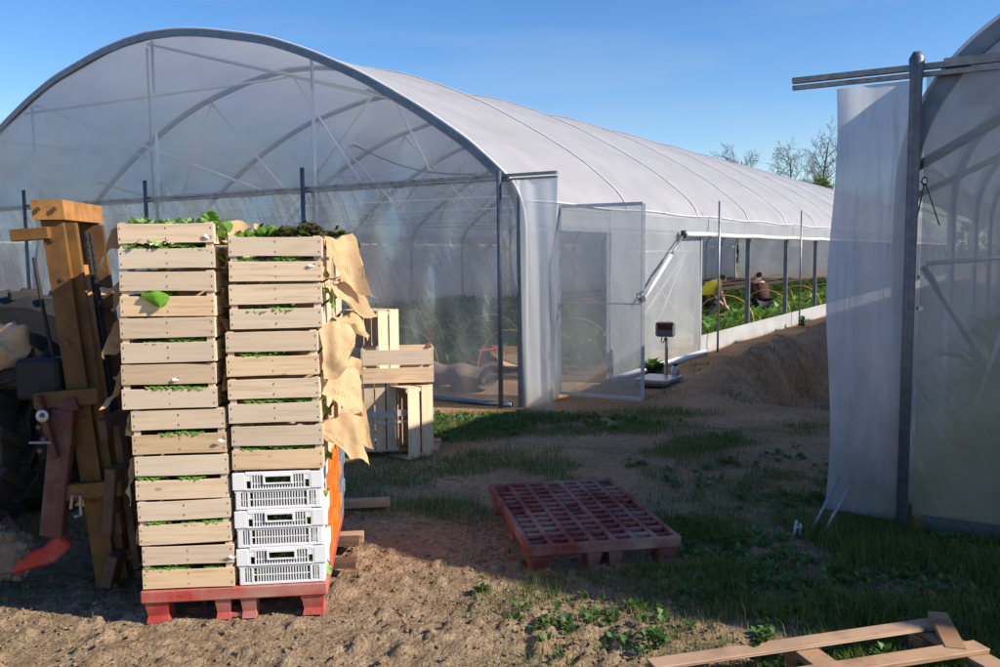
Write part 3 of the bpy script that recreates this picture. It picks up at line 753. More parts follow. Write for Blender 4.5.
for (s0, t0, z0, s1, t1, z1, r, m_) in ((-.04, .12, 2.06, 1.6, .12, 3.0, .028, 'galv'), (-.04, .16, 1.90, 1.7, .3, 2.75, .018, 'galv_light'), (.03, .14, 1.5, .35, .5, .9, .02, 'galv'), (.45, .35, 1.25, .28, .4, .55, .012, 'galv_light'), (.05, .1, 1.52, .5, .3, 1.56, .013, 'galv_light')):
    part2(MB().tube([P2(s0, t0, z0), P2(s1, t1, z1)], r, 8), 'brace', M[m_], True)
wk = MB()
for q in range(7):
    a = q*.9; wk.tube([P2(.05+.012*math.cos(a), -.14, 1.97+.022*math.sin(a)), P2(.05+.014*math.cos(a+1), -.12, 1.97+.024*math.sin(a+1))], .004, 5)
wk.tube([P2(.05, -.13, 1.97), P2(.02, -.14, 1.78)], .004, 5).tube([P2(.05, -.13, 1.97), P2(.13, -.13, 1.73)], .004, 5)
part2(wk, 'tie_wire', M['rust'])
for z in (1.28, 1.45, 1.97): part2(MB().lathe([(0, -.015), (.014, -.015), (.01, .015), (0, .015)], tuple(P2(.045, -.13, z)), 'y', 8), 'bolt', M['scale_steel'])
# crop inside the right tunnel
pc = np.array([C2+P2(s+random.uniform(-.1, .1), t+random.uniform(-.1, .1), z_) for s in np.arange(.35, 7, .4) for t in np.arange(.5, 15, .45) for z_ in (.02, .25, .5, .75)])
v, f = leaves(len(pc), pc, 5, .18, .42, (.4, 1.4), .35)
tag(np_obj('crop_rows', v, f, 3, leafmat('tunnel_green', (.10,.17,.03), (.24,.30,.07), .35)), 'yellowish green growth blurred behind the film of the right greenhouse', 'crop', kind='stuff')
# two pale stakes leaning on the flap foot
for k, (dx, lab) in enumerate(((0, 'pale metal stake leaning beside the hanging flap, the left one of two'), (.05, 'pale metal stake leaning beside the hanging flap, the one nearer the flap'))):
    b0 = V(1.72+dx, 4.80-dx, 0); o = MB().tube([(0, 0, 0), (.20, .10, .31)], .009, 8).build('stake', M['galv'], None, True)
    o.location = (b0[0], b0[1], gz(b0[0], b0[1])); tag(o, lab, 'stake')
o = MB().tube([(0, 0, 0), (.01, 0, .09)], .008, 6).tube([(.03, 0, 0), (.035, .01, .07)], .008, 6).tube([(-.005, 0, .05), (.045, .01, .05)], .006, 6).build('metal_peg', M['galv_light'])
o.location = (1.63, 4.78, gz(1.63, 4.78)); tag(o, 'small grey metal peg sticking out of the dark grass before the flap', 'peg')

# ------------------------------------------------------------------ pallets
def make_pallet(label, mat, loc, rz):
    """0.8 x 1.2 plastic pallet: origin at a corner, x across 0.8, y along 1.2"""
    root = thing('plastic_pallet', label, 'pallet', loc, rz, None)
    z0, z1 = .095, .152
    mb = MB()
    # rim
    for (a, b_, c, d) in ((0, .8, 0, .028), (0, .8, 1.172, 1.2), (0, .028, .028, 1.172), (.772, .8, .028, 1.172)):
        mb.box(a, b_, c, d, z0, z1, .006)
    xsl = np.linspace(.018, .782, 8); ysl = np.linspace(.018, 1.182, 14)
    pock_x = {0, 3, 6}
    zt = z1-.003
    for i_, x in enumerate(xsl[1:-1], 1):
        mb.box(x-.014, x+.014, .028, 1.172, zt-.025, zt, .003)
    for j_, y in enumerate(ysl[1:-1], 1):
        for i_ in range(7):
            inp = i_ in pock_x and (j_ in (1, 6, 7, 12))
            if inp: mb.box(xsl[i_]+.014, xsl[i_+1]-.014, y-.003, y+.003, zt-.03, zt-.008)
            else: mb.box(xsl[i_]+.014, xsl[i_+1]-.014, y-.016, y+.016, zt-.023, zt-.001, .003)
    # rounded corners of the slots
    mb.build('deck', mat, root)
    def frus(fb, cx, cy, w, l):
        b0 = []
        for (k, z) in ((1.0, z0+.004), (.78, .03), (.9, .0)):
            b0 += [(cx-w*k/2, cy-l*k/2, z), (cx+w*k/2, cy-l*k/2, z), (cx+w*k/2, cy+l*k/2, z), (cx-w*k/2, cy+l*k/2, z)]
        fs = [(0,1,2,3), (11,10,9,8)]
        for q in (0, 4):
            for k in range(4): fs.append((q+k, q+4+k, q+4+(k+1) % 4, q+(k+1) % 4))
        fb._add(b0, fs)
    for cy in (.085, .6, 1.115):
        for cx in (.065, .735):
            fb = MB(); frus(fb, cx, cy, .105, .15); fb.build('foot', mat, root)
        fb = MB(); frus(fb, .345, cy, .07, .15); frus(fb, .455, cy, .07, .15); fb.box(.33, .47, cy-.05, cy+.05, .0, .022, .004); fb.build('foot', mat, root)
    return root
PX, PY = -1.572, 3.70; PR = math.atan2(.1132, .9936)
make_pallet('bright red plastic pallet under the loaded crate stacks', M['red_plastic'], (PX, PY, gz(-1.2, 3.6)*0+.0), PR)
fp = make_pallet('empty dusty dark red plastic pallet lying alone on the grass', M['dark_red_plastic'], (.13, 4.235, .004), R(10.0))
# the empty one uses its local y along the receding side
# ------------------------------------------------------------------ crates
CW, CD, CH = .392, .585, .196
def slat(mb, x0, x1, y, th, z0, z1, n=6):
    b1, b2, yb = random.uniform(-.0022, .0022), random.uniform(-.0022, .0022), random.uniform(-.003, .001)
    t1, t2 = random.uniform(-.0015, .0015), random.uniform(-.0015, .0015); vs = []
    for i in range(n+1):
        u = i/n; w = math.sin(PI*u); x = x0+(x1-x0)*u
        za = z0+b1*w+t1*(u-.5)+random.uniform(-.0004, .0004); zb = z1+b2*w+t2*(u-.5)+random.uniform(-.0004, .0004); yy = y+yb*w
        c = .0012
        vs += [(x, yy, za+c), (x, yy+c, za), (x, yy+th, za), (x, yy+th, zb), (x, yy+c, zb), (x, yy, zb-c)]
    fs = []
    for i in range(n):
        for k in range(6): a = i*6+k; b = i*6+(k+1) % 6; fs.append((a, a+6, b+6, b))
    fs.append((0, 1, 2, 3, 4, 5)); fs.append(tuple(n*6+k for k in (5, 4, 3, 2, 1, 0)))
    mb._add(vs, fs)
def make_wood_crate(label, group, mat='crate', W_=CW, D_=CD, H_=CH, name='wooden_crate'):
    """origin at front left bottom corner"""
    r = thing(name, label, 'crate', (0,0,0), 0, group); sc = H_/CH; m = [M[mat], M['rust']]
    for y in (0, D_-.007):
        mb = MB()
        for (a, b_) in ((.003, .088), (.109, .192)):
            a *= sc; b_ *= sc
            slat(mb.mat(0), .0+random.uniform(0, .005), W_-random.uniform(0, .005), y, .007, a, b_)
            mb.mat(1)
            for xx in (.012, W_-.012, .5*W_):
                for zz in (a+.02, b_-.02):
                    mb.box(xx-.0016, xx+.0016, y-.0012 if y == 0 else y+.0065, y if y == 0 else y+.0085, zz-.004, zz+.004)
        mb.build('end_panel', m, r)
    for x in (0.001, W_-.008):
        mb = MB()
        for (a, b_) in ((.002, .088), (.104, .190)):
            a *= sc; b_ *= sc
            mb.box(x, x+.006, .008, D_-.009, a, b_, .0012, None, .001)
        mb.build('side_panel', M[mat], r)
    mb = MB()
    for q in range(4):
        x0 = .012+q*(W_-.024)/4; mb.box(x0+.003, x0+(W_-.024)/4-.008, .009, D_-.010, .010, .016)
    mb.build('base', M[mat], r)
    for (cx, cy) in ((.018, .018), (W_-.018, .018), (.018, D_-.018), (W_-.018, D_-.018)):
        sx = 1 if cx < W_/2 else -1; sy = 1 if cy < D_/2 else -1
        px_, py_ = (.0075 if sx > 0 else W_-.0085), (.0085 if sy > 0 else D_-.0095)
        vs = []
        for z in (.004, H_+.001): vs += [(px_, py_, z), (px_+sx*.028, py_, z), (px_, py_+sy*.028, z)]
        MB()._add(vs, [(0,1,2), (5,4,3), (0,3,4,1), (1,4,5,2), (2,5,3,0)]).build('corner_post', M[mat], r)
    return r
def copy_tree(o, parent=None):
    c = o.copy(); COL.objects.link(c)
    if parent is not None: c.parent = parent
    for ch in [k for k in bpy.data.objects if k.parent == o]: copy_tree(ch, c)
    return c
def _kids(o): return list(o.children)
def copy_thing(o):
    c = o.copy(); COL.objects.link(c)
    for ch in o.children:
        d = ch.copy(); COL.objects.link(d); d.parent = c
        for g_ in ch.children:
            e = g_.copy(); COL.objects.link(e); e.parent = d
    return c
E_ = V(math.cos(PR), math.sin(PR), 0); G_ = V(-math.sin(PR), math.cos(PR), 0)
def PP(x, y, z): return V(PX, PY, 0)+E_*x+G_*y+UZ*z
ORD = ['topmost', 'second', 'third', 'fourth', 'fifth', 'sixth', 'seventh', 'bottom']
protos = [make_wood_crate('x', 'crates') for _ in range(7)]
used = [False]*7
_ck = [0]
def place_crate(pos, rz, label, group):
    k = _ck[0] % 7; _ck[0] += 1
    if used[k]: c = copy_thing(protos[k])
    else: c = protos[k]; used[k] = True
    c.location = tuple(pos); c.rotation_euler = (random.uniform(-.006, .006), random.uniform(-.008, .008), rz)
    c['label'] = label; c['group'] = group; return c

# lettuces
def lettuce_mesh(mat, nleaf=16, r=.11, h=.10, seed=0):
    rr = random.Random(seed); mb = MB()
    for q in range(nleaf):
        f_ = q/nleaf; th = q*2.4+rr.uniform(-.3, .3); L = r*(1.15-.5*f_)*rr.uniform(.85, 1.15); el = .25+1.05*f_+rr.uniform(-.1, .1); wd = L*.62
        ph = rr.uniform(0, 6)
        def lf(u, v):
            x = L*v; w = (u-.5)*2*wd*math.sin(PI*min(1, .18+v*.80))**.6
            z = x*math.sin(el)-.9*x*x/L*(.6*(1-f_)+.12)+abs(u-.5)*.5*wd*.9
            x2 = x*math.cos(el)
            edge = (abs(u-.5)*2)**2*.5+v*v*.6
            z += edge*.014*math.sin(u*17+ph+v*11); x2 += edge*.010*math.sin(u*23+ph)
            return (x2*math.cos(th)-w*math.sin(th), x2*math.sin(th)+w*math.cos(th), z+.01+.02*f_)
        mb.grid(lf, 8, 6)
    return mb.build('lettuce', M[mat], None, True)
lets = {'lettuce': [lettuce_mesh('lettuce', seed=s) for s in (1, 2)], 'lettuce_green': [lettuce_mesh('lettuce_green', seed=s) for s in (3, 4)], 'lettuce_red': [lettuce_mesh('lettuce_red', 18, seed=s) for s in (5, 6)]}
def slot_lettuce(mat, seed):
    rr = random.Random(seed); o = lettuce_mesh(mat, 14, .078, .1, seed); mb = MB()
    for q in range(8):
        cx = rr.uniform(-.036, .036); y0 = -.112+rr.uniform(-.006, .012); zc = .062+rr.uniform(-.004, .004); w = rr.uniform(.014, .03); ph = rr.uniform(0, 6); hh = rr.uniform(.010, .016)
        mb.grid(lambda u, v: (cx+(u-.5)*2*w, y0+.010*v+.004*math.sin(u*9+ph)*(1-v)-.004*rr.random()*0, zc+hh*(.5-v)*-1*(1-1.3*abs(u-.5))+.0035*math.sin(u*9+ph)), 7, 2)
    b = len(o.data.vertices); vs = [tuple(v.co) for v in o.data.vertices]+mb.v; fs = [tuple(p.vertices) for p in o.data.polygons]+[tuple(i+b for i in f) for f in mb.f]
    me = bpy.data.meshes.new('lettuce'); me.from_pydata(vs, [], fs); me.materials.append(M[mat]); me.update(); o.data = me; return o
M['lettuce_slot'] = leafmat('frilly_lettuce_leaf', (.11,.26,.03), (.28,.44,.10), .4, .4, True)
lets['slot'] = [slot_lettuce('lettuce_slot', s) for s in (11, 12, 13)]
lets['slot_red'] = [slot_lettuce('lettuce_red', 14)]
lused = set()
def place_lettuce(kind, pos, label, group, sc=1.0, tilt=.2, rz=None):
    p = random.choice(lets[kind])
    if p.name in lused: o = p.copy(); COL.objects.link(o)
    else: o = p; lused.add(p.name)
    o.location = tuple(pos); o.rotation_euler = (random.uniform(-tilt, tilt), random.uniform(-tilt, tilt), random.uniform(0, 6.28) if rz is None else rz)
    o.scale = (sc, sc, sc*random.uniform(.8, 1.05)); tag(o, label, 'lettuce', group); return o

offL = [-.022, -.026, -.031, -.036, -.004, .000, .004, .010]
offR = [.424, .420, .399, .402, .408]
zl0 = .155
for i_ in range(8):                                   # left front column, top to bottom
    z = zl0+(7-i_)*.1985
    ox, oy = offL[i_], random.uniform(-.006, .008)
    place_crate(PP(ox, oy, z), PR+random.uniform(-.028, .022), f'{ORD[i_]} wooden crate of lettuce in the tall left front stack'+(' resting on the red pallet' if i_ == 7 else ''), 'wooden crates in the left front stack')
    if i_ == 0:
        pass
    else:
        for q in range(4):
            if random.random() < .3: continue
            place_lettuce('slot', PP(ox+.07+.085*q+random.uniform(-.012, .012), oy+.112, z+.036),
                          f'green lettuce showing in the slot of the {ORD[i_]} crate of the left front stack', f'lettuces in left stack crate number {i_+1}', 1.0, .0, PR)
for i_ in range(5):
    z = .155+.515+(4-i_)*.2045
    ox, oy = offR[i_], random.uniform(-.006, .008)
    nm = ORD[i_] if i_ < 4 else 'lowest'
    place_crate(PP(ox, oy, z), PR+random.uniform(-.028, .022), f'{nm} wooden crate in the right front stack'+(' directly on the white plastic crates' if i_ == 4 else ''), 'wooden crates in the right front stack')
    if i_ > 0:
        for q in range(2 if i_ < 3 else 3):
            place_lettuce('slot', PP(ox+.10+.12*q+random.uniform(-.02, .02), oy+.112, z+.036+(.0 if i_ != 1 else -.012)),
                          f'green lettuce in the slot of the {nm} crate of the right front stack', f'lettuces in right stack crate number {i_+1}', 1.0, .0, PR)
# back rows (top five seen past the front ones and from the side)
for i_ in range(8):
    place_crate(PP(-.01+random.uniform(-.012, .012), .60, zl0+(7-i_)*.1985), PR, f'{ORD[i_]} wooden crate of the left stack in the back row', 'wooden crates in the left back stack')
for i_ in range(5):
    nm = ORD[i_] if i_ < 4 else 'lowest'
    place_crate(PP(.42+random.uniform(-.008, .012), .605, .155+.515+(4-i_)*.203), PR, f'{nm} wooden crate of the right stack in the back row', 'wooden crates in the right back stack')
# lower heads of the open top crates
for q in range(4):
    place_lettuce('slot', PP(.05+.09*q, .112, zl0+7*.1985+.036), 'green lettuce in the slot of the topmost crate of the left front stack', 'lettuces low in the top left crate', 1.0, .0, PR)
    place_lettuce('slot_red' if q % 2 else 'slot', PP(.49+.085*q, .112, .155+.515+4*.2045+.036), ('dark red' if q % 2 else 'green')+' lettuce in the slot of the topmost crate of the right front stack', ('red' if q % 2 else 'green')+' lettuces low in the top right crate', 1.0, .0, PR)
# heads in the open top crates
zt = zl0+7*.1985
for q in range(4):
    for w in range(2):
        place_lettuce('lettuce', PP(.055+.085*q, .10+.13*w, zt+.135+random.uniform(-.01, .01)), 'pale green lettuce heaped over the rim of the topmost left front crate', 'pale lettuces heaped in the top left crate', .85, .25)
zt2 = .155+.515+4*.2045
for q in range(4):
    place_lettuce('lettuce_green' if q < 2 else 'lettuce_red', PP(.48+.085*q, .16+.05*(q % 2), zt2+.14+.01*q), ('green lettuce' if q < 2 else 'dark red lettuce')+' rising over the rim of the topmost right front crate', 'green lettuces in the top right crate' if q < 2 else 'red lettuces in the top right crate', .9, .3)
for q in range(5):
    place_lettuce('lettuce_red' if q != 2 else 'lettuce_green', PP(.50+.085*q, .66+.08*(q % 2), zt2+.15), ('dark red lettuce' if q != 2 else 'green lettuce')+' heaped in the topmost crate of the right back stack', 'red lettuces in the back top crate' if q != 2 else 'green lettuce in the back top crate', .9, .3)

def big_leaf(mat, L, wd, pts, label, pos, side=(1,0,0), fold=.5):
    """one leaf along a bent midrib pts"""
    pts = [np.array(p, float) for p in pts]; sd = unit(side); mb = MB()
    def lf(u, v):
        q = v*(len(pts)-1); i0 = min(int(q), len(pts)-2); fr_ = q-i0; c = pts[i0]*(1-fr_)+pts[i0+1]*fr_
        w = (u-.5)*2*wd*math.sin(PI*min(.999, .12+v*.86))**.75
        nrm = np.cross(sd, unit(pts[i0+1]-pts[i0]))
        return c+sd*w+nrm*(abs(u-.5)*fold*wd+.006*math.sin(v*19+u*9))
    mb.grid(lf, 8, 12); o = mb.build('lettuce_leaf', M[mat], None, True); o.location = tuple(pos); o.rotation_euler = (0, 0, PR); return tag(o, label, 'leaf')
big_leaf('lettuce_bright', .15, .055, [(0,.02,.0), (0,-.012,.012), (.01,-.03,-.005), (.02,-.035,-.035), (.03,-.03,-.06)], 'bright green leaf drooping from the slot of the second left crate', PP(.115, 0, zl0+6*.1985+.098))
big_leaf('lettuce_bright', .15, .04, [(0,0,.0), (.005,0,.03), (.01,-.01,.06), (.015,-.01,.085)], 'upright bright green leaf above the right corner of the topmost left crate', PP(.335, .08, zt+.165))
big_leaf('lettuce_green', .15, .045, [(0,0,.0), (.02,-.01,.035), (.05,-.02,.04), (.075,-.025,.02), (.085,-.025,-.01)], 'green leaf hanging over the right corner of the topmost left crate', PP(.335, .06, zt+.165))
big_leaf('lettuce_green', .15, .05, [(0,0,.0), (.02,-.015,.0), (.045,-.03,-.02), (.055,-.035,-.06), (.06,-.035,-.09)], 'dark green leaf hanging out of the right front stack between kraft papers', PP(.80, .12, zt2-.03), (0,1,0))

# white paper labels stuck on crate slats
for k, (x, z, lab) in enumerate(((.33, zt+.135, 'small torn white label on the upper slat of the topmost left crate'), (.18, zl0+4*.1985+.12, 'crumpled white label on the upper slat of the fourth left crate'),
                                (.36, zl0+3*.1985+.05, 'tiny white label on the lower slat of the fifth left crate'), (.385, zl0+.13, 'small white label at the right end of the bottom left crate'), (.76, zt2+.06, 'small white label on the lower slat of the topmost right front crate'))):
    o = MB().grid(lambda u, v: (.03*u, -.004-.003*math.sin(u*5+v*3), .013*v), 4, 3).build('paper_label', M['label']); 
    o.location = tuple(PP(x, -.006, z)); o.rotation_euler = (0, random.uniform(-.3, .3), PR); tag(o, lab, 'label')

# plastic crates
def make_plastic(label, mat, group, W_=.388, D_=.29, H_=.168):
    r = thing('plastic_crate', label, 'crate', (0,0,0), 0, group); m = M[mat]
    def panel(L, handle):
        """front panel in x-z plane, thickness along +y, local x 0..L"""
        mb = MB(); T = .010; zt0 = .088
        b0, b1 = .055, L-.055
        # upper tier: solid corners, rim
        mb.box(0, b0, 0, T+.006, zt0, H_-.004, .003); mb.box(b1, L, 0, T+.006, zt0, H_-.004, .003)
        g0, g1 = b0+.028, b1-.028
        mb.box(b0, b1, 0, T, H_-.016, H_, .002)
        mb.box(b0, b1, 0, T, zt0, zt0+.006)
        for xx in (b0, g0-.004, g1, b1-.004): mb.box(xx, xx+.005, .001, T, zt0, H_-.014)
        mb.box(b0+.004, g0, .002, T-.002, zt0+.04, H_-.014)
        mb.box(g1, b1-.004, .002, T-.002, zt0+.04, H_-.014)
        h0, h1 = L/2-.055, L/2+.055
        if handle:
            mb.box(h0-.008, h0, -.004, T, H_-.055, H_-.014, .001); mb.box(h1, h1+.008, -.004, T, H_-.055, H_-.014, .001); mb.box(h0-.008, h1+.008, -.004, T, H_-.056, H_-.050, .001); mb.box(h0-.008, h1+.008, -.004, T, H_-.022, H_-.012, .001)
        n = int((g1-g0)/.0115)
        for q in range(n+1):
            x = g0+(g1-g0)*q/n; top = H_-.014
            if handle and h0-.006 < x < h1+.006: top = H_-.052
            mb.box(x-.0025, x+.0025, .002, T-.002, zt0+.005, top)
        mb.box(g0, g1, .003, T-.003, zt0+.026, zt0+.030)
        # lower tier, set in
        y0 = .006
        mb.box(.012, L-.012, y0, y0+T, .0, .012, .002); mb.box(.008, L-.008, y0, y0+T, .076, zt0, .001)
        for (c0, c1) in ((.014, .034), (.062, .072), (L-.072, L-.062), (L-.034, L-.014)): mb.box(c0, c1, y0, y0+T, .010, .078)
        for (c0, c1) in ((.034, .062), (.072+.004, L-.076), (L-.062, L-.034)):
            n = max(3, int((c1-c0)/.0115))
            for q in range(1, n): x = c0+(c1-c0)*q/n; mb.box(x-.0024, x+.0024, y0+.002, y0+T-.002, .010, .078)
        mb.box(.07, L-.07, y0+.002, y0+T-.003, .042, .046)
        return mb
    for (yy, rot, off) in ((0, 0, (0, 0, 0)), (1, PI, (W_, D_, 0))):
        o = panel(W_, True).build('end_panel', m, r); o.location = off; o.rotation_euler = (0, 0, rot)
    for rot, off in ((PI/2, (W_-.002, .002, 0)), (-PI/2, (.002, D_-.002, 0))):
        o = panel(D_-.004, False).build('side_panel', m, r); o.location = off; o.rotation_euler = (0, 0, rot)
    MB().box(.02, W_-.02, .02, D_-.02, .002, .007).build('base', m, r)
    return r
pw = make_plastic('x', 'white_plastic', 'white plastic crates'); po = make_plastic('x', 'orange_plastic', 'orange plastic crates'); pbl = make_plastic('x', 'blue_plastic', 'grey blue plastic crates')
first = {id(pw): 1, id(po): 1, id(pbl): 1}
def place_plastic(p, pos, label, group, rz=PR):
    c = p if first[id(p)] else copy_thing(p); first[id(p)] = 0
    c.location = tuple(pos); c.rotation_euler = (0, 0, rz+random.uniform(-.01, .01)); c['label'] = label; c['group'] = group; return c
PN = ['lowest', 'middle', 'upper']
for i_ in range(3):
    z = .155+i_*.1695
    place_plastic(pw, PP(.412+.003*i_*(-1), .0, z), f'{PN[i_]} of the three white slotted plastic crates on the red pallet', 'white plastic crates at the front')
    for q in range(3): place_lettuce('lettuce', PP(.51+.095*q, .135, z+.04), f'pale lettuce behind the handle hole of the {PN[i_]} white plastic crate', f'lettuces in the {PN[i_]} white crate', .8, .2)
    place_plastic(po, PP(.418, .30, z), f'{PN[i_]} orange plastic crate just behind the white ones', 'nearer orange crates')
    place_plastic(po, PP(.420, .60, z), f'{PN[i_]} orange plastic crate next to the grey blue ones', 'farther orange crates')
    place_plastic(pbl, PP(.424, .90, z), f'{PN[i_]} grey blue plastic crate at the back right of the red pallet', 'grey blue crates')

# kraft paper liners sticking out of the crates
def paper(label, pos, rz, Wd, Ln, prof, seed, group=None, skew=0.0, cut=0.0, tip=True):
    """sheet anchored along local y (0..Wd) going out along +x following prof [(x,z)...]"""
    rr = random.Random(seed); ph = [rr.uniform(0, 6) for _ in range(6)]
    nu, nv = 16, 16; vs = []; uvs = []
    pr = np.array(prof, float)
    for i in range(nu+1):
        for j in range(nv+1):
            u, v = i/nu, j/nv; q = v*(len(pr)-1); i0 = min(int(q), len(pr)-2); f_ = q-i0
            x, z = pr[i0]*(1-f_)+pr[i0+1]*f_
            ten = .45+.75*(u**1.4 if seed % 3 else (1-u)**1.2) if tip else 1-cut*abs(u-.5)
            x *= (.4+.6*ten if v > .2 else 1); z *= ten
            y = u*Wd+skew*v*Wd*.5*(u-.3)
            am = .008+.020*v
            x += am*math.sin(u*5.2+ph[0]+v*2)+.35*am*math.sin(u*13+ph[1]); z += am*.9*math.sin(u*6.3+ph[2]-v*2.2)+.3*am*math.sin(u*15+ph[3]); y += .5*am*math.sin(v*5+ph[4])
            cr_ = .006*v**.5; x += cr_*(2*abs(((u*3.1+v*1.3+ph[5])%1)-.5)-.5)*2+.004*(vnoise(u*9+seed, v*9, 5)-.5)*3; z += cr_*(2*abs(((u*1.7-v*2.3+ph[4])%1)-.5)-.5)
            vs.append((float(x), float(y), float(z))); uvs.append((u, v))
    fs = [(i*(nv+1)+j, (i+1)*(nv+1)+j, (i+1)*(nv+1)+j+1, i*(nv+1)+j+1) for i in range(nu) for j in range(nv)]
    o = mesh_obj('paper_liner', vs, fs, M['paper'], None, True)
    ul = o.data.uv_layers.new(name='UVMap')
    for lp in o.data.loops: ul.data[lp.index].uv = uvs[lp.vertex_index]
    o.location = tuple(pos); o.rotation_euler = (0, 0, rz); tag(o, label, 'paper liner', group); return o
drop = [(0, .0), (.03, .012), (.055, -.01), (.07, -.07), (.085, -.15), (.105, -.23)]
curl = [(0, .0), (.03, .015), (.07, .0), (.11, -.05), (.15, -.09), (.19, -.11)]
stick = [(0, .0), (.03, .0), (.06, -.02), (.09, -.06), (.11, -.10), (.13, -.13)]
fold = [(0, 0), (.02, .02), (.04, -.03), (.05, -.1), (.045, -.16), (.06, -.21)]
rl = [('front', 'topmost', .10, zt2+.185, drop, .46), ('front', 'second', .06, zt2-.02, stick, .50), ('front', 'third', .02, zt2-.205, fold, .44), ('front', 'fourth', .03, zt2-.40, drop, .50), ('front', 'lowest', .03, zt2-.615, drop, .48)]
for k, (rw, nm, y, z, pf, wd) in enumerate(rl):
    paper(f'kraft paper hanging from the right side of the {nm} crate of the right front stack', PP(.79, y+.02, z), PR-R((42,30,50,34,48)[k]), wd*.39, .2, [(a*.85, b_*.95) for a, b_ in pf], 31+k, None, .25, .08)
rl = [('topmost', .66, zt2+.18, drop, .44), ('second', .66, zt2-.02, curl, .45), ('third', .64, zt2-.215, curl, .44), ('fourth', .66, zt2-.43, drop, .45), ('lowest', .64, zt2-.62, drop, .45)]
for k, (nm, y, z, pf, wd) in enumerate(rl):
    paper(f'kraft paper hanging from the right side of the {nm} crate of the right back stack', PP(.80, y-.03*k, z+.01), PR-R((38,52,30,46,40)[k]), wd*.34, .2, [(a*.8, b_*.85) for a, b_ in pf], 51+k, None, .2, .05)
for i_ in range(8):
    z = zl0+(7-i_)*.1985+.17
    wd = (.2, .24, .3, .3, .2, .22, .2, .24)[i_]
    pf = [(0, .02), (.02, .0), (.035, -.05), (.05, -.1), (.06, -.14)] if i_ in (0, 2, 4, 5, 6, 7) else [(0, .03), (.02, .0), (.05, -.06), (.075, -.11), (.10, -.12)]
    o = paper(f'kraft paper poking left from the {ORD[i_]} crate of the left front stack', PP(offL[i_]+.0, .03+wd, z), PR+PI, wd, .15, [(a*(1.0 if i_ < 4 else .45), b_) for a, b_ in pf], 71+i_, None, 0, .3)
gapp = [(.395, .05, zt+.10, 0), (.385, .06, zt-.10, 1), (.38, .05, zt-.26, 2), (.385, .05, zt-.45, 3)]
for k, (x, y, z, _) in enumerate(gapp):
    paper(('topmost', 'second', 'third', 'lowest')[k]+' of four kraft paper folds squeezed between the two front stacks', PP(x-.012, y, z), PR, .25, .15, [(0, .05), (.02, .02), (.03, -.04), (.02, -.10), (.028, -.16)], 91+k)
# upright paper fold at the top of the right stack
o = MB().grid(lambda u, v: (.10*u-.02*v, .03*math.sin(u*2.5)+.05*u, .10*v-.035*u*u*v+.012*math.sin(v*5+u*4)), 10, 8).grid(lambda u, v: (.10+.07*u, .05+.03*math.sin(u*3), .075*v+.01-.015*u), 6, 6).build('paper_liner', M['paper'], None, True)
o.location = tuple(PP(.405, .14, zt2+.17)); o.rotation_euler = (0, 0, PR); tag(o, 'kraft paper standing upright above the left corner of the top right crate', 'paper liner')

# plank ends behind the red pallet
for k, (p0, lab, L) in enumerate(((V(-.86, 4.72, .03), 'short pale plank end sticking out beside the red pallet, the nearer one', .30), (V(-.80, 5.4, .03), 'short pale plank end sticking out beside the red pallet, the farther one', .26))):
    o = MB().box(-L, .10, -.04, .04, 0, .045, .003).build('plank', M['plank']); o.location = tuple(p0); o.rotation_euler = (0, 0, .12); tag(o, lab, 'plank')

# ------------------------------------------------------------------ loose new crates behind
bx = make_wood_crate('x', None, 'crate_new', .37, .56, .27)
def place_new(k, loc, eul, label):
    c = bx if k == 0 else copy_thing(bx)
    c.location = loc; c.rotation_euler = eul; c['label'] = label; c['group'] = 'new empty crates behind the loaded pallet'
# standing on end: local y (long axis) -> vertical
def stand(k, x, y, z, rz, label, back=False):
    # rotate so local +y points up; local -z (base) faces the viewer when back
    e = Matrix.Rotation(rz, 4, 'Z') @ Matrix.Rotation(PI/2, 4, 'X')
    if back: e = Matrix.Rotation(rz, 4, 'Z') @ Matrix.Rotation(PI/2, 4, 'X') @ Matrix.Rotation(PI, 4, 'Y')
    c = bx if k == 0 else copy_thing(bx)
    c.matrix_world = Matrix.Translation((x, y, z)) @ e
    c['label'] = label; c['group'] = 'new empty crates behind the loaded pallet'
stand(0, -.80, 6.80, .06, .10, 'new pale upright crate, lower left of the loose group, slatted bottom towards us', True)
stand(1, -.80, 7.10, .02, -.75, 'new pale upright crate, lower right of the loose group, open side visible')
c = copy_thing(bx); c.location = (-.52, 6.82, .60); c.rotation_euler = (0, 0, PI/2+.12); c['label'] = 'new pale crate lying level on the two lower upright ones, slats towards us'; c['group'] = 'new empty crates behind the loaded pallet'
stand(3, -1.13, 7.28, .60, -.55, 'new pale crate standing on end at the top of the loose group')
c = copy_thing(bx); c.location = (-.95, 7.0, .60); c.rotation_euler = (0, 0, PI/2+.1); c['label'] = 'new pale crate behind the kraft papers at the left of the loose group'; c['group'] = 'new empty crates behind the loaded pallet'
o = MB()
for x in (-.28, .02, .30): o.box(x-.05, x+.05, -.2, .25, -.02, .05, .004)
o.box(-.33, .35, -.22, -.12, .05, .066, .002).box(-.33, .35, .1, .2, .05, .066, .002)
o = o.build('wooden_blocks', M['plank']); o.location = (-.85, 7.05, 0); tag(o, 'low wooden blocks under the loose new crates', 'wood blocks')
sm = MB()
for z, dz in ((.34, .05), (.27, .02)):
    sm.grid(lambda u, v: (-.62+.80*u, -.33+.10*u+.02*math.sin(u*9), z+dz*(v-.5)+.03*u+.004*math.sin(u*31)), 20, 2)
o = sm.build('stretch_wrap', M['strap'], None, True); o.location = (-.70, 7.08, 0); tag(o, 'strip of clear stretch wrap around the lower loose crates', 'plastic wrap')

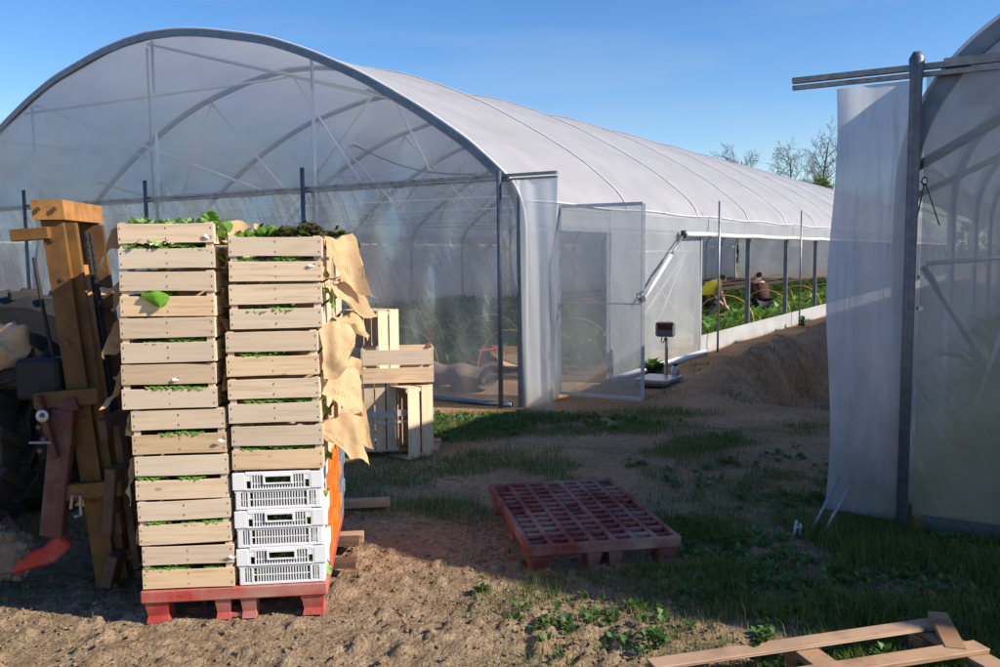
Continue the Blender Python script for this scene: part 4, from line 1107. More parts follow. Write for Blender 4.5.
# ------------------------------------------------------------------ wooden pallet bottom right
wp = thing('wooden_pallet', 'weathered wooden pallet frame lying in weeds at the bottom right', 'pallet', (.53, 3.03, .02), R(15.5))
for k, y in enumerate((-.62, -.43, -.215, .0)):
    MB().box(0, 1.24, y-.038, y+.038, .098, .118, .003, None, .004).build('deck_board', M['plank'], wp)
for x in (.05, .62, 1.19):
    MB().box(x-.05, x+.05, -.66, .045, .072, .096, .003, None, .002).build('cross_board', M['plank'], wp)
for x in (.06, .62, 1.18):
    for y in (-.6, 0): MB().box(x-.05, x+.05, y-.04, y+.04, .0, .071, .004).build('block', M['plank'], wp)
MB().beam((1.12, -.22, .11), (1.26, .03, .13), .07, .022).build('cross_board', M['plank'], wp)

# ------------------------------------------------------------------ lift mast and tractor
U_ = V(-.1132, .9936, 0); Vv = V(.9936, .1132, 0)
mast = thing('lift_mast', 'old worn ochre forklift mast leaning beside the left crate stack', 'forklift mast', (-1.93, 4.09, 0), 0)
lean = .125
def MP(u, v, z): return U_*u+Vv*(v-lean*z/1.8*1.35)+UZ*z      # u away from camera, v towards the pallet
def chan(u0, u1, v0, v1, z0, z1, nm, mat):
    pts = []
    for z in (z0, z1):
        for (u, v) in ((u0, v0), (u0, v1), (u1, v1), (u1, v0)): pts.append(MP(u, v, z))
    return MB()._add(pts, [(0,3,2,1), (4,5,6,7), (0,1,5,4), (1,2,6,5), (2,3,7,6), (3,0,4,7)]).build(nm, mat, mast)
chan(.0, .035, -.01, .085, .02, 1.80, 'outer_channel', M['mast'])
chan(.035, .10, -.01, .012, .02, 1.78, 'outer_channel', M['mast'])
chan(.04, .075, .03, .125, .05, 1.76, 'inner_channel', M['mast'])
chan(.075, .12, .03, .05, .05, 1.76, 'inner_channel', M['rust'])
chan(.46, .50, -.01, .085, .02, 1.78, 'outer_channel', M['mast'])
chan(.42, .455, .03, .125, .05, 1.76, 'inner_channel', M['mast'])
cb = chan(-.02, .52, -.035, .105, 1.772, 1.862, 'crossbeam', M['mast_top'])
chan(.05, .45, .0, .04, 1.30, 1.36, 'tie_bar', M['rust'])
chan(.05, .45, .0, .04, .60, .68, 'tie_bar', M['rust'])
chan(.05, .45, .0, .04, .12, .2, 'tie_bar', M['rust'])
MB().tube([MP(.18, .07, .15), MP(.18, .07, 1.56)], .038, 12).build('ram', M['mast_top'], mast, True)
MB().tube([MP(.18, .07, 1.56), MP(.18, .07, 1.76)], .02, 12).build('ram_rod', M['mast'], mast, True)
for uu in (.27, .335):
    ch = MB()
    for q in range(76):
        z = .25+q*.0195; ch.box(-.011+.004*(q % 2), .011-.004*(q % 2), -.010, .010, -.011, .011, .003, Matrix.Translation(Vector(MP(uu, .09, z))) @ Matrix.Rotation(.1, 4, 'Z'))
    ch.build('lift_chain', M['black'], mast)
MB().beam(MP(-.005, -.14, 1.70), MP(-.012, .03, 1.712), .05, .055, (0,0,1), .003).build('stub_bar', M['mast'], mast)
chan(-.05, .52, .125, .16, .30, .40, 'carriage', M['rust']); chan(-.05, .52, .125, .16, .75, .84, 'carriage', M['rust'])
for uu in (.06, .40):
    fk = MB().beam(MP(uu, .18, .10), MP(uu, .18, .80), .09, .03, tuple(Vv)); a = MP(uu, .17, .075); fk.beam(a, a+Vv*1.05-UZ*.01, .09, .03)
    fk.build('fork', M['rust'], mast)
for (u_, v_, z_) in ((-.004, .03, 1.68), (-.004, .05, 1.5), (-.004, .03, 1.2), (-.004, .05, .85), (-.004, .03, .45), (-.03, .0, 1.82), (-.03, .07, 1.82)):
    p_ = MP(u_, v_, z_); MB().lathe([(0,-.005),(.011,-.005),(.011,.004),(0,.004)], tuple(p_), 'y', 6).build('bolt', M['rust'], mast)
hp_ = [MP(.02, -.06-.01*math.sin(z_*5), z_) for z_ in np.linspace(.4, 1.6, 12)]
MB().tube(hp_, .009, 6).build('hydraulic_hose', M['black'], mast, True)
# brackets and the three-point frame on the tractor side
for (z, w) in ((.94, .20), (.50, .24)):
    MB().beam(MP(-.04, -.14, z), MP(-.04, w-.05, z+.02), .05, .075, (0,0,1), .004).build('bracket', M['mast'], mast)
MB().beam(MP(-.03, .10, .30), MP(-.05, .17, .62), .05, .09, (0,1,0), .004).beam(MP(-.03, .06, .05), MP(-.04, .12, .2), .05, .10, (0,1,0), .004).build('bracket', M['rust'], mast)
link = MB(); link.beam((-.09, -.06, .90), (-.175, -.07, .30), .05, .105, (1,0,0), .006); link.beam((-.02, -.06, .93), (-.12, -.05, .90), .05, .06, (0,0,1), .004)
link.build('hitch_upright', M['maroon'], mast)
MB().tube([(-.065, -.10, .44), (-.055, -.10, .50), (-.02, -.10, .50), (-.02, -.10, .41), (-.05, -.10, .40)], .008, 6).build('pin_clip', M['scale_steel'], mast)

tr = thing('tractor', 'dark muddy rear of a tractor at the left edge with a red lift arm', 'tractor', (-2.85, 4.3, 0), 0)
def wheel(cy, face):
    w = bpy.data.objects.new('wheel', None); COL.objects.link(w); w.parent = tr; w.location = (-.14, cy, .70)
    ty = MB().lathe([(.36,-.14),(.46,-.17),(.60,-.17),(.66,-.13),(.675,0),(.66,.13),(.60,.17),(.46,.17),(.36,.14)], (0,0,0), 'y', 40)
    for q in range(22):
        a = 2*PI*q/22
        for sgn in (-1, 1):
            a2 = a+(PI/22 if sgn > 0 else 0)
            p0 = V(math.cos(a2)*.685, sgn*.0, math.sin(a2)*.685); p1 = V(math.cos(a2+.16)*.665, sgn*.165, math.sin(a2+.16)*.665)
            ty.beam(p0, p1, .04, .05, (math.cos(a2), 0, math.sin(a2)), .004)
    ty.build('tyre', M['black'], w, False)
    MB().lathe([(.0,-.02),(.10,-.02),(.12,-.07),(.30,-.10),(.36,-.13),(.37,-.13),(.37,.13),(.0,.13)], (0,0,0), 'y', 30).build('rim', M['black'], w, True)
wheel(-.12, -1); wheel(1.25, 1)
b_ = MB().box(-1.9, .35, .33, .83, .45, 1.0, .05).box(-2.6, -1.2, .30, .86, .75, 1.35, .08)
b_.build('chassis', M['black'], tr)
fe = MB(); fe.grid(lambda u, v: (math.cos(R(75+90*u))*.76, -.22+.42*v, .70+math.sin(R(75+90*u))*.76), 20, 3); fe.build('fender', M['black'], tr, True)
MB().box(.30, .75, -.20, .25, .98, 1.08, .02, Matrix.Rotation(.0, 4, 'Z')).box(.60, .80, -.26, -.10, .94, 1.13, .015).build('hydraulic_box', M['black'], tr)
hb = MB().beam((.735, -.30, .97), (.80, -.29, .68), .03, .085, (0,1,0), .006)
hb = hb.build('side_plate', M['maroon'], tr)
MB().lathe([(.0,-.012),(.028,-.012),(.028,.0),(.0,.0)], (.76, -.33, .88), 'y', 14).build('plate_disc', M['white_metal'], hb, True)
MB().tube([(.70, -.35, .76), (.80, -.35, .76)], .006, 6).build('pin', M['scale_steel'], hb)
la = MB().beam((.30, -.10, .48), (.56, -.22, .22), .05, .09, (0,0,1), .006)
la.build('lift_arm', M['maroon'], tr)
MB().beam((.53, -.27, .155), (.72, -.25, .205), .05, .085, (0,0,1), .012).beam((.70, -.25, .19), (.79, -.24, .275), .055, .09, (0,0,1), .012).build('lift_arm_end', M['red_paint'], tr)
bl = MB(); bl.lathe([(0,-.05),(.07,-.05),(.115,-.02),(.12,.03),(.09,.06),(0,.06)], (.50, -.25, .20), 'y', 18)
bl.tube([(.45+.05*math.cos(a), -.28, .34+.045*math.sin(a)) for a in np.linspace(0, 2*PI, 12)], .012, 6)
for q in range(90):      # caked lumps of mud
    a, b_ = random.uniform(0, 2*PI), random.uniform(-.04, .05); rr_ = .105+random.uniform(-.02, .01); w_ = random.uniform(.010, .026)
    bl.box(-w_, w_, -w_, w_, -w_*.7, w_*.7, w_*.3, Matrix.Translation((.50+rr_*math.cos(a), -.25+b_, .20+rr_*math.sin(a))) @ Matrix.Rotation(a*3, 4, 'X') @ Matrix.Rotation(a*5, 4, 'Z'), w_*.25)
bl.build('ball_hitch', M['mud'], tr, False)
for q in range(5): MB().lathe([(0,-.006),(.012,-.006),(.012,.006),(0,.006)], (.745+.02*(q % 2), -.345, .72+.055*q), 'y', 6).build('bolt', M['rust'], tr)
for k in range(3): MB().tube([(.2, -.2+.05*k, 1.1), (.45, -.22+.03*k, 1.0-.03*k), (.62, -.2+.03*k, 1.05), (.72, -.15, 1.14+.02*k)], .012, 6).build('hydraulic_hose', M['black'], tr, True)
sk = MB().grid(lambda u, v: (-2.50+.25*math.cos(u*2*PI)*math.sin(PI*v)*(1+.22*math.sin(u*11+v*4)), 4.16+.18*math.sin(u*2*PI)*math.sin(PI*v), 1.17-.13*math.cos(PI*v)*(1+.3*math.sin(u*7))), 60, 36)
sk = sk.build('sack', M['sack'], None, True); sk.location = (0, 0, 0)
def crumple(o, amp, f, seed, fold=0.0):
    for v_ in o.data.vertices:
        c_ = v_.co; n_ = c_.normalized() if c_.length > 0 else c_
        k_ = float(vnoise(c_.x*f+c_.z*f*.7+seed, c_.y*f-c_.z*f*.6, seed))-.5; k2 = float(vnoise(c_.x*f*2.3-c_.z*f*2, c_.y*f*2.1+c_.z*f*2.2, seed+3))-.5
        d_ = amp*(k_+.5*k2)+fold*abs(math.sin(c_.x*f*1.7+c_.z*f*2.1+3*k_)); v_.co = (c_.x+d_*.6, c_.y-d_*.5, c_.z+d_)
crumple(sk, .10, 9, 4, .035)
tag(sk, 'crumpled tan sack lying on top of the tractor rear', 'sack')

# ------------------------------------------------------------------ scale and canister
sc_ = thing('platform_scale', 'grey platform scale with a display on a post, outside the open door', 'scale', (1.86, 10.35, gz(1.86, 10.35)+.0), R(-32))
MB().box(-.20, .22, -.26, .26, .055, .10, .006).build('platform', M['scale_steel'], sc_)
MB().box(-.17, .19, -.23, .23, .025, .054).build('frame', M['scale_head'], sc_)
for (x, y) in ((-.15, -.2), (.17, -.2), (-.15, .2), (.17, .2)): MB().lathe([(.02, 0), (.025, .0), (.02, .025), (.015, .025)], (x, y, 0), 'z', 10).build('foot', M['black'], sc_)
MB().tube([(0, .29, .06), (0, .29, .50), (0, .26, .54)], .020, 12).beam((0, .22, .075), (0, .30, .075), .06, .05).build('post', M['scale_steel'], sc_, False)
hd = bpy.data.objects.new('display_head', None); COL.objects.link(hd); hd.parent = sc_; hd.location = (0, .25, .54); hd.rotation_euler = (0, 0, R(14))
MB().box(-.115, .115, -.05, .06, .02, .20, .022).build('housing', M['scale_head'], hd)
MB().box(-.085, .085, -.054, -.049, .105, .165, .001).build('display_window', M['screen_black'], hd)
MB().box(-.105, .105, -.053, -.049, .167, .19, .001).build('key_strip', M['red_screen'], hd)
MB().tube([(-.04, 0, .02), (-.05, .0, -.04), (-.03, 0, -.06), (-.01, .02, -.02)], .006, 6).build('cable', M['black'], hd)
cn = thing('canister', 'small upright steel canister on the soil right of the scale', 'canister', (2.13, 10.63, gz(2.13, 10.63)))
MB().lathe([(.0,0),(.045,0),(.05,.01),(.05,.15),(.035,.175),(.03,.185),(0,.185)], (0,0,0), 'z', 18).build('body', M['scale_steel'], cn, True)
MB().lathe([(.0,.186),(.034,.186),(.034,.205),(.042,.205),(.042,.222),(0,.222)], (0,0,0), 'z', 14).build('lid', M['galv'], cn, True)
# crate inside the opening
c = copy_thing(bx); c.location = tuple(C1+P1(.55, 5.75, .05)); c.rotation_euler = (0, 0, -.1); c.scale = (.9,.9,.9); c['label'] = 'wooden crate on the ground just inside the start of the open side'; c['group'] = 'crate inside the opening'

# ------------------------------------------------------------------ people
def skin_body(name, joints, edges, mat, parent, sub=1):
    """joints: {name: (pos, radius)}; root first"""
    names = list(joints); me = bpy.data.meshes.new(name)
    me.from_pydata([tuple(joints[k][0]) for k in names], [(names.index(a), names.index(b)) for a, b in edges], [])
    o = bpy.data.objects.new(name, me); COL.objects.link(o)
    sm_ = o.modifiers.new('skin', 'SKIN'); sv = me.skin_vertices[0].data if me.skin_vertices else None
    if sv is None:
        bpy.context.view_layer.objects.active = o
        bpy.ops.object.select_all(action='DESELECT'); o.select_set(True)
        bpy.ops.mesh.customdata_skin_add(); sv = me.skin_vertices[0].data
    for i, k in enumerate(names):
        r = joints[k][1]; sv[i].radius = (r, r) if not isinstance(r, tuple) else r; sv[i].use_root = (i == 0)
    sb = o.modifiers.new('sub', 'SUBSURF'); sb.levels = sub; sb.render_levels = sub
    bpy.context.view_layer.update()
    dg = bpy.context.evaluated_depsgraph_get(); m2 = bpy.data.meshes.new_from_object(o.evaluated_get(dg))
    o.modifiers.clear(); o.data = m2; m2.materials.clear(); m2.materials.append(mat)
    for p in m2.polygons: p.use_smooth = True
    o.parent = parent; return o

def person(loc, rz, label, top, kneel, hair_long):
    r = thing('person', label, 'person', loc, rz)
    # facing local +x, bent forward
    if not kneel:
        J = {'pelvis': ((-.10, 0, .56), .15), 'waist': ((-.02, 0, .68), .13), 'chest': ((.13, 0, .84), .13), 'neck': ((.28, 0, .95), .055), 'head0': ((.35, 0, .97), .08), 'head1': ((.43, 0, .95), .09), 'chin': ((.46, 0, .88), .045)}
        hipz, kn, ft = .56, (.22, .40), (-.10, .06)
        hand = ((.42, .36), (.28, .58))
    else:
        J = {'pelvis': ((-.10, 0, .42), .16), 'waist': ((-.05, 0, .60), .145), 'chest': ((.04, 0, .76), .13), 'neck': ((.09, 0, .93), .05), 'head0': ((.11, 0, 1.0), .075), 'head1': ((.13, 0, 1.07), .09), 'chin': ((.19, 0, .98), .045)}
        hipz, kn, ft = .42, (.30, .14), (-.20, .08)
        hand = ((.42, .42), (.28, .58))
    E = [('pelvis', 'waist'), ('waist', 'chest'), ('chest', 'neck'), ('neck', 'head0'), ('head0', 'head1'), ('head0', 'chin')]
    cx, _, cz = J['chest'][0]; px_ = J['pelvis'][0][0]
    for sg, s in ((1, 'l'), (-1, 'r')):
        J['sh'+s] = ((cx+.06, sg*.17, cz+.02), .065); J['el'+s] = ((hand[1][0]-(.03 if sg > 0 else 0), sg*.21, hand[1][1]), .042)
        J['wr'+s] = ((hand[0][0]+.03*sg, sg*.13, hand[0][1]), .03); J['pm'+s] = ((hand[0][0]+.07+.03*sg, sg*.11, hand[0][1]-.06), .035)
        E += [('chest', 'sh'+s), ('sh'+s, 'el'+s), ('el'+s, 'wr'+s), ('wr'+s, 'pm'+s)]
        J['hp'+s] = ((px_, sg*.10, hipz-.06), .10); J['kn'+s] = ((kn[0], sg*.13, kn[1]), .07); J['an'+s] = ((ft[0], sg*.13, ft[1]+.02), .045); J['to'+s] = ((ft[0]+(.14 if not kneel else -.12), sg*.14, .04), .04)
        E += [('pelvis', 'hp'+s), ('hp'+s, 'kn'+s), ('kn'+s, 'an'+s), ('an'+s, 'to'+s)]
        for q, dy in enumerate((-.03, -.01, .01, .03)):
            pm = J['pm'+s][0]; J[f'f{q}'+s] = ((pm[0]+.035, pm[1]+dy, pm[2]-.045-.008*(q in (1, 2))), .010); E.append(('pm'+s, f'f{q}'+s))
            J[f'g{q}'+s] = ((pm[0]+.03, pm[1]+dy, pm[2]-.08-.008*(q in (1, 2))), .008); E.append((f'f{q}'+s, f'g{q}'+s))
        pm = J['pm'+s][0]; J['th'+s] = ((pm[0]+.03, pm[1]-sg*.05, pm[2]-.01), .010); E.append(('pm'+s, 'th'+s))
    skin_body('body', J, E, M['skin'], r)
    # shirt
    S = {}
    for k in ('waist', 'pelvis', 'chest'): S[k] = (J[k][0], J[k][1]+.05)
    S['neck'] = (tuple(np.array(J['chest'][0])*.45+np.array(J['neck'][0])*.55), .10)
    SE = [('waist', 'pelvis'), ('waist', 'chest'), ('chest', 'neck')]
    for s in 'lr':
        a, b_ = np.array(J['sh'+s][0]), np.array(J['el'+s][0]); f_ = .45 if not kneel else .98
        S['sh'+s] = (tuple(a), .105); S['sl'+s] = (tuple(a+(b_-a)*f_), .078); SE += [('chest', 'sh'+s), ('sh'+s, 'sl'+s)]
        if kneel: S['wr'+s] = (tuple(np.array(J['wr'+s][0])*.93+b_*.07), .055); SE.append(('sl'+s, 'wr'+s))
    skin_body('shirt', S, SE, top, r)
    T = {'pelvis': (J['pelvis'][0], J['pelvis'][1]+.012)}; TE = []
    for s in 'lr':
        T['hp'+s] = (J['hp'+s][0], .11); T['kn'+s] = (J['kn'+s][0], .086); T['an'+s] = (J['an'+s][0], .065); TE += [('pelvis', 'hp'+s), ('hp'+s, 'kn'+s), ('kn'+s, 'an'+s)]
    skin_body('trousers', T, TE, M['dark_cloth'], r)
    h0, h1 = np.array(J['head0'][0]), np.array(J['head1'][0]); bk = (h1-h0)
    up = V(-bk[2], 0, bk[0]) if not kneel else V(-.05, 0, .03); up = unit(up)*.035 if not kneel else V(-.035, 0, .02)
    HJ = {'a': (tuple(h1+up*.9), .098), 'b': (tuple(h0+up*1.1), .092), 'c': (tuple(h0+up-bk*.7+(V(-.02,0,-.03) if hair_long else 0)), .055)}
    if hair_long: HJ['d'] = (tuple(h0+V(-.07, 0, .02)), .06)
    skin_body('hair', HJ, [('a', 'b'), ('b', 'c')]+([('b', 'd')] if hair_long else []), M['hair'], r)
    # face: eyes, nose
    fdir = unit(V(.5, 0, -.85)) if not kneel else unit(V(.95, 0, -.25)); ft_ = MB()
    for sg in (1, -1):
        e = h1*.6+h0*.4+fdir*.088+V(0, sg*.032, 0); ft_.lathe([(0,-.008),(.008,-.006),(.011,0),(.008,.006),(0,.008)], tuple(e), 'x', 8)
    ft_.build('eyes', M['dark_cloth'], r, True)
    return r
person((4.86, 20.6, -.02), R(10), 'person in a yellow T-shirt bending forward over the vegetable bed', M['yellow_cloth'], False, False)
person((6.30, 21.3, .0), R(100), 'person in a dark brown top crouching among the vegetables, back turned', M['brown_cloth'], True, True)

# ------------------------------------------------------------------ trees
def bare_tree(label, loc, H, seed, spread=.45, name='bare_tree', mist=0):
    rr = random.Random(seed); r = thing(name, label, 'tree', loc, 0, None)
    tk, cw = MB(), MB()
    def branch(p, d, L, rad, dep, mb):
        pts = [p]; rs = [rad]; q = p.copy(); dd = d.copy(); n = 4
        for k in range(n):
            dd = unit(dd+np.array([rr.gauss(0, .10), rr.gauss(0, .10), rr.gauss(.04, .06)])); q = q+dd*L/n; pts.append(q.copy()); rs.append(rad*(1-.6*(k+1)/n))
        mb.tube(pts, rs, 4 if dep else 6, False)
        if dep >= 4: return
        nb = (16, 6, 5, 3)[dep]
        for k in range(nb):
            f_ = .25+.75*(k+rr.random())/nb if dep else .22+.76*(k+rr.random()*.6)/nb
            i0 = min(int(f_*n), n-1); b0 = pts[i0]+(pts[i0+1]-pts[i0])*(f_*n-i0)
            a = rr.uniform(0, 2*PI); e = unit(np.cross(dd, [math.cos(a), math.sin(a), .3])); nd = unit(dd*(.75 if dep else .8)+e*spread*1.4)
            branch(b0, nd, L*(rr.uniform(.20, .32)*(1.15-.5*f_) if dep == 0 else rr.uniform(.42, .62)), max(.014, rad*.5*(1-.5*f_)), dep+1, cw)
    branch(V(0, 0, -.3), V(0, 0, 1), H*.92, H*.012, 0, tk)
    tk.build('trunk', M['bark'], r, True); cw.build('crown', M['bark'], r)
    if mist:
        for z, rad in mist:
            c0 = np.array([[rr.gauss(0, rad*.5), rr.gauss(0, rad*.5), z+rr.gauss(0, rad*.5)] for _ in range(160)])
            v, f = leaves(160, c0, 2, .12, .25, (-.5, 1.2)); np_obj('mistletoe', v, f, 3, M['evergreen'], r)
    return r
bare_tree('leftmost of three leafless trees above the greenhouse roof, the smallest', (25.7, 86, 0), 11.8, 5, .5)
bare_tree('middle one of three leafless trees, a rounded grey crown above the roof', (27.9, 85, 0), 11.8, 9, .6)
bare_tree('tallest leafless tree, right of the other two and next to the hanging flap', (31.2, 85, 0), 13.2, 14, .55, mist=[(8.0, .35), (7.2, .5)])
bare_tree('tiny leafless tree top showing over the roof far left of the three others', (21.6, 92, 0), 8.8, 22, .5)
def leafy(label, loc, H, Rr, seed, name='evergreen_tree'):
    r_ = np.random.default_rng(seed); r = thing(name, label, 'tree', loc)
    MB().tube([(0,0,-.3), (.1,0,H*.5), (.0,.1,H*.8)], [.2, .14, .06], 7, False).build('trunk', M['bark'], r, True)
    cl = r_.normal(0, 1, (26, 3)); cl /= np.linalg.norm(cl, axis=1)[:, None]; cl *= (r_.uniform(.3, 1, 26)**.5)[:, None]*V(Rr, Rr, H*.38); cl[:, 2] += H*.6
    c0 = np.concatenate([c+r_.normal(0, Rr*.2, (130, 3)) for c in cl])
    v, f = leaves(len(c0), c0, 3, .14, .3, (-.4, 1.3)); np_obj('crown', v, f, 3, M['evergreen'], r)
leafy('low yellowish green bushy tree between the two larger leafless trees', (29.6, 82, 0), 8.6, 1.7, 4)
leafy('small dark green treetop just over the roof at the foot of the leftmost bare tree', (24.9, 83, 0), 9.0, .8, 8)
# far hedgerow beyond the fields
hc = []
for ang in np.arange(-68, 62, .35):
    d_ = 120+10*math.sin(ang*.13); 
    for q in range(9): hc.append((d_*math.sin(R(ang))+random.uniform(-1, 1), d_*math.cos(R(ang))+random.uniform(-1.5, 1.5), random.uniform(0, 3.4+1.3*math.sin(ang*.9)+.8*math.sin(ang*2.3))))
v, f = leaves(len(hc), np.array(hc), 9, .5, 1.0, (-.6, 1.3), .8)
tag(np_obj('hedgerow', v, f, 3, M['hedge']), 'dark hedgerow along the far edge of the fields', 'hedge', kind='stuff')

# ------------------------------------------------------------------ grass and weeds
def in_house(x, y):
    d1 = np.stack([x-C1[0], y-C1[1]], -1); s1 = -(d1@NX[:2]); t1 = d1@AX[:2]
    d2 = np.stack([x-C2[0], y-C2[1]], -1); s2 = d2@NX[:2]; t2 = d2@AX[:2]
    return ((s1 > -.02) & (s1 < W) & (t1 > -.02)) | ((s2 > .02) & (s2 < W) & (t2 > .02))
def on_pallet(x, y):
    a = (x-PX)*E_[0]+(y-PY)*E_[1]; b_ = (x-PX)*G_[0]+(y-PY)*G_[1]
    return (a > -.1) & (a < .95) & (b_ > -.25) & (b_ < 1.3)
def blob(x, y, cx, cy, rx, ry, ang=0):
    c, s = math.cos(R(ang)), math.sin(R(ang)); dx, dy = x-cx, y-cy
    u = (dx*c+dy*s)/rx; v_ = (-dx*s+dy*c)/ry
    return np.clip(1.35-np.sqrt(u*u+v_*v_), 0, 1)/.5
def dens(x, y):
    d = 0*x
    d = np.maximum(d, blob(x, y, .1, 8.15, 1.45, .5, -8))
    d = np.maximum(d, .5*blob(x, y, 1.3, 8.5, .8, .3, 10))               # strip before the door and corner
    d = np.maximum(d, blob(x, y, -.7, 7.9, 1.2, .6, 20))
    d = np.maximum(d, .45*blob(x, y, .1, 6.4, 1.5, .6, 12))
    d = np.maximum(d, .8*blob(x, y, 1.3, 7.0, 1.5, .28, 28))
    d = np.maximum(d, .5*blob(x, y, -.5, 5.7, .9, .6, 0))
    d = np.maximum(d, .7*blob(x, y, 2.25, 5.7, .7, .8, 60))
    d = np.maximum(d, 1.0*blob(x, y, 2.0, 4.15, 1.35, .75, -15))
    d = np.maximum(d, .5*blob(x, y, 1.1, 4.8, .7, .6, 0))
    d = np.maximum(d, .45*blob(x, y, .5, 4.1, .7, .5, 0))
    d = np.maximum(d, .9*blob(x, y, 1.5, 3.0, 1.3, .5, 10))
    d = np.maximum(d, .22*blob(x, y, .35, 3.45, .5, .45, 0))
    d = np.maximum(d, .9*blob(x, y, -4.8, 9.4, 2.0, 1.0, 30))
    d = np.maximum(d, .6*blob(x, y, -2.7, 6.5, 1.6, 1.3, 0))
    return np.clip(d, 0, 1)
def sample(n, box, fn, thr, pnoise=1.4, seed=3):
    x = rng.uniform(box[0], box[1], n); y = rng.uniform(box[2], box[3], n)
    nz = fbm(x, y, pnoise, 4, seed); d = fn(x, y)*np.clip((nz-thr)*7, 0, 1)
    k = (rng.random(n) < d) & ~in_house(x, y) & ~on_pallet(x, y)
    # off the top of the empty pallet
    a = (x-.13)*math.cos(R(10))+(y-4.235)*math.sin(R(10)); b_ = -(x-.13)*math.sin(R(10))+(y-4.235)*math.cos(R(10))
    k &= ~((a > -.02) & (a < .82) & (b_ > -.02) & (b_ < 1.22))
    return x[k], y[k]
def blades(x, y, hmin, hmax, w, name, mat, label, cat):
    n = len(x); z = ground_h(x, y)-.005; th = rng.uniform(0, 2*PI, n); h = rng.uniform(hmin, hmax, n)*(.6+.8*fbm(x, y, 2.5, 2, 77))
    d = np.stack([np.cos(th), np.sin(th), 0*th], -1); sd = np.stack([-np.sin(th), np.cos(th), 0*th], -1)*(w/2)
    lean_ = rng.uniform(.1, .9, n)[:, None]; b0 = np.stack([x, y, z], -1); up = np.zeros((n, 3)); up[:, 2] = h
    mid = b0+up*.55+d*(h*.25)[:, None]*lean_; tip = b0+up*(1-.35*lean_)+d*(h*.8)[:, None]*lean_
    v = np.stack([b0-sd, b0+sd, mid+sd*.7, mid-sd*.7, tip], 1).reshape(-1, 3); k = np.arange(n)[:, None]*5
    f = np.concatenate([k+np.array([[0,1,2]]), k+np.array([[0,2,3]]), k+np.array([[3,2,4]])], 1).reshape(-1)
    return tag(np_obj(name, v, f, 3, mat), label, cat, kind='stuff')
x, y = sample(420000, (-5, 4.5, 2.5, 10), dens, .40, 2.6)
blades(x, y, .02, .085, .0035, 'grass', M['grass'], 'short uneven green grass growing in patches on the soil', 'grass')
x, y = sample(90000, (.6, 4, 2.5, 5.4), lambda x, y: np.clip(np.maximum(blob(x, y, 2.1, 4.2, 1.3, .75, -12), .8*blob(x, y, 1.9, 3.15, .9, .4, 12)), 0, 1), .34, 2.0, 29)
blades(x, y, .04, .13, .004, 'grass', M['grass'], 'dense longer dark grass in front of the right greenhouse', 'grass')
x, y = sample(130000, (-4, 4.5, 2.4, 10), lambda x, y: np.clip(dens(x, y)*.7+.03, 0, 1), .42, 2.2, 9)
blades(x, y, .02, .07, .003, 'dry_grass', M['drygrass'], 'thin dry straw coloured grass among the green patches', 'grass')
def wdens(x, y):
    d = np.maximum(blob(x, y, 2.0, 4.25, 1.25, .75, -12), blob(x, y, 1.6, 3.15, .95, .42, 12)); d = np.maximum(d, blob(x, y, .0, 8.2, 1.3, .38, -6))
    d = np.maximum(d, .9*blob(x, y, -.6, 7.9, 1.0, .5, 25)); d = np.maximum(d, blob(x, y, -4.8, 9.6, 1.6, .8, 30)); d = np.maximum(d, .25*blob(x, y, 2.2, 5.9, .8, 1.1, 60))
    d = np.maximum(d, .25*blob(x, y, .5, 3.7, .4, .3, 0))
    return np.clip(d, 0, 1)
x, y = sample(21000, (-6, 4, 2.5, 10), wdens, .38, 2.4, 19)
v, f = leaves(len(x), np.stack([x, y, ground_h(x, y)+.005], -1), 9, .018, .055, (.3, 1.4), .6)
tag(np_obj('ground_weeds', v, f, 3, M['weed']), 'dark broadleaved weeds matted over the ground', 'weeds', kind='stuff')
# scattered tufts over the bank and bare soil
tx, ty = [], []
for _ in range(70):
    a_ = random.uniform(5, 20); n_ = random.uniform(-4.3, -1.2); c = AX*a_+NX*n_
    k = random.randint(20, 90); tx += list(rng.normal(c[0], .09, k)); ty += list(rng.normal(c[1], .09, k))
for _ in range(22):
    cx, cy = random.uniform(-2.6, .9), random.uniform(2.7, 4.2); k = random.randint(4, 16)
    if on_pallet(np.array([cx]), np.array([cy]))[0]: continue
    tx += list(rng.normal(cx, .03, k)); ty += list(rng.normal(cy, .03, k))
tx = np.array(tx); ty = np.array(ty); k = ~in_house(tx, ty)
blades(tx[k], ty[k], .02, .09, .006, 'grass_tufts', M['grass'], 'small grass tufts scattered over bare soil and the bank', 'grass')
# leafy single plants
def plant(label, loc, n, l0, l1, lift, mat, stalk=0):
    c0 = np.array([[random.gauss(0, l0*.4), random.gauss(0, l0*.4), random.uniform(0, stalk)] for _ in range(n)])
    v, f = leaves(n, c0, 6, l0, l1, lift, .6); o = np_obj('weed_plant', v, f, 3, mat); o.location = loc; return tag(o, label, 'plant')
plant('bright green grassy tuft on the sunlit soil edge before the empty pallet', (-.10, 4.02, gz(-.1, 4.02)), 9, .02, .05, (.7, 1.45), M['weed'])
plant('leafy weed sprouting up between the boards of the wooden pallet', (.98, 3.18, .05), 14, .03, .055, (.2, 1.2), M['weed'], .12)
plant('pale leafy weed at the left edge of the wooden pallet', (.62, 3.42, gz(.62, 3.42)), 14, .022, .045, (.2, 1.3), M['weed'], .06)
plant('pale green weed cluster inside the wooden pallet frame towards its right', (1.45, 3.22, .02), 16, .03, .05, (.2, 1.3), M['weed'], .06)
plant('big leaved squash plant behind the lift mast by the greenhouse front', (-4.75, 10.0, 0), 40, .2, .34, (.3, 1.2), M['lettuce_bright'], .45)
plant('low squash plant seen between the tractor and the mast foot', (-3.9, 9.2, 0), 26, .16, .26, (.3, 1.2), M['lettuce_green'], .2)
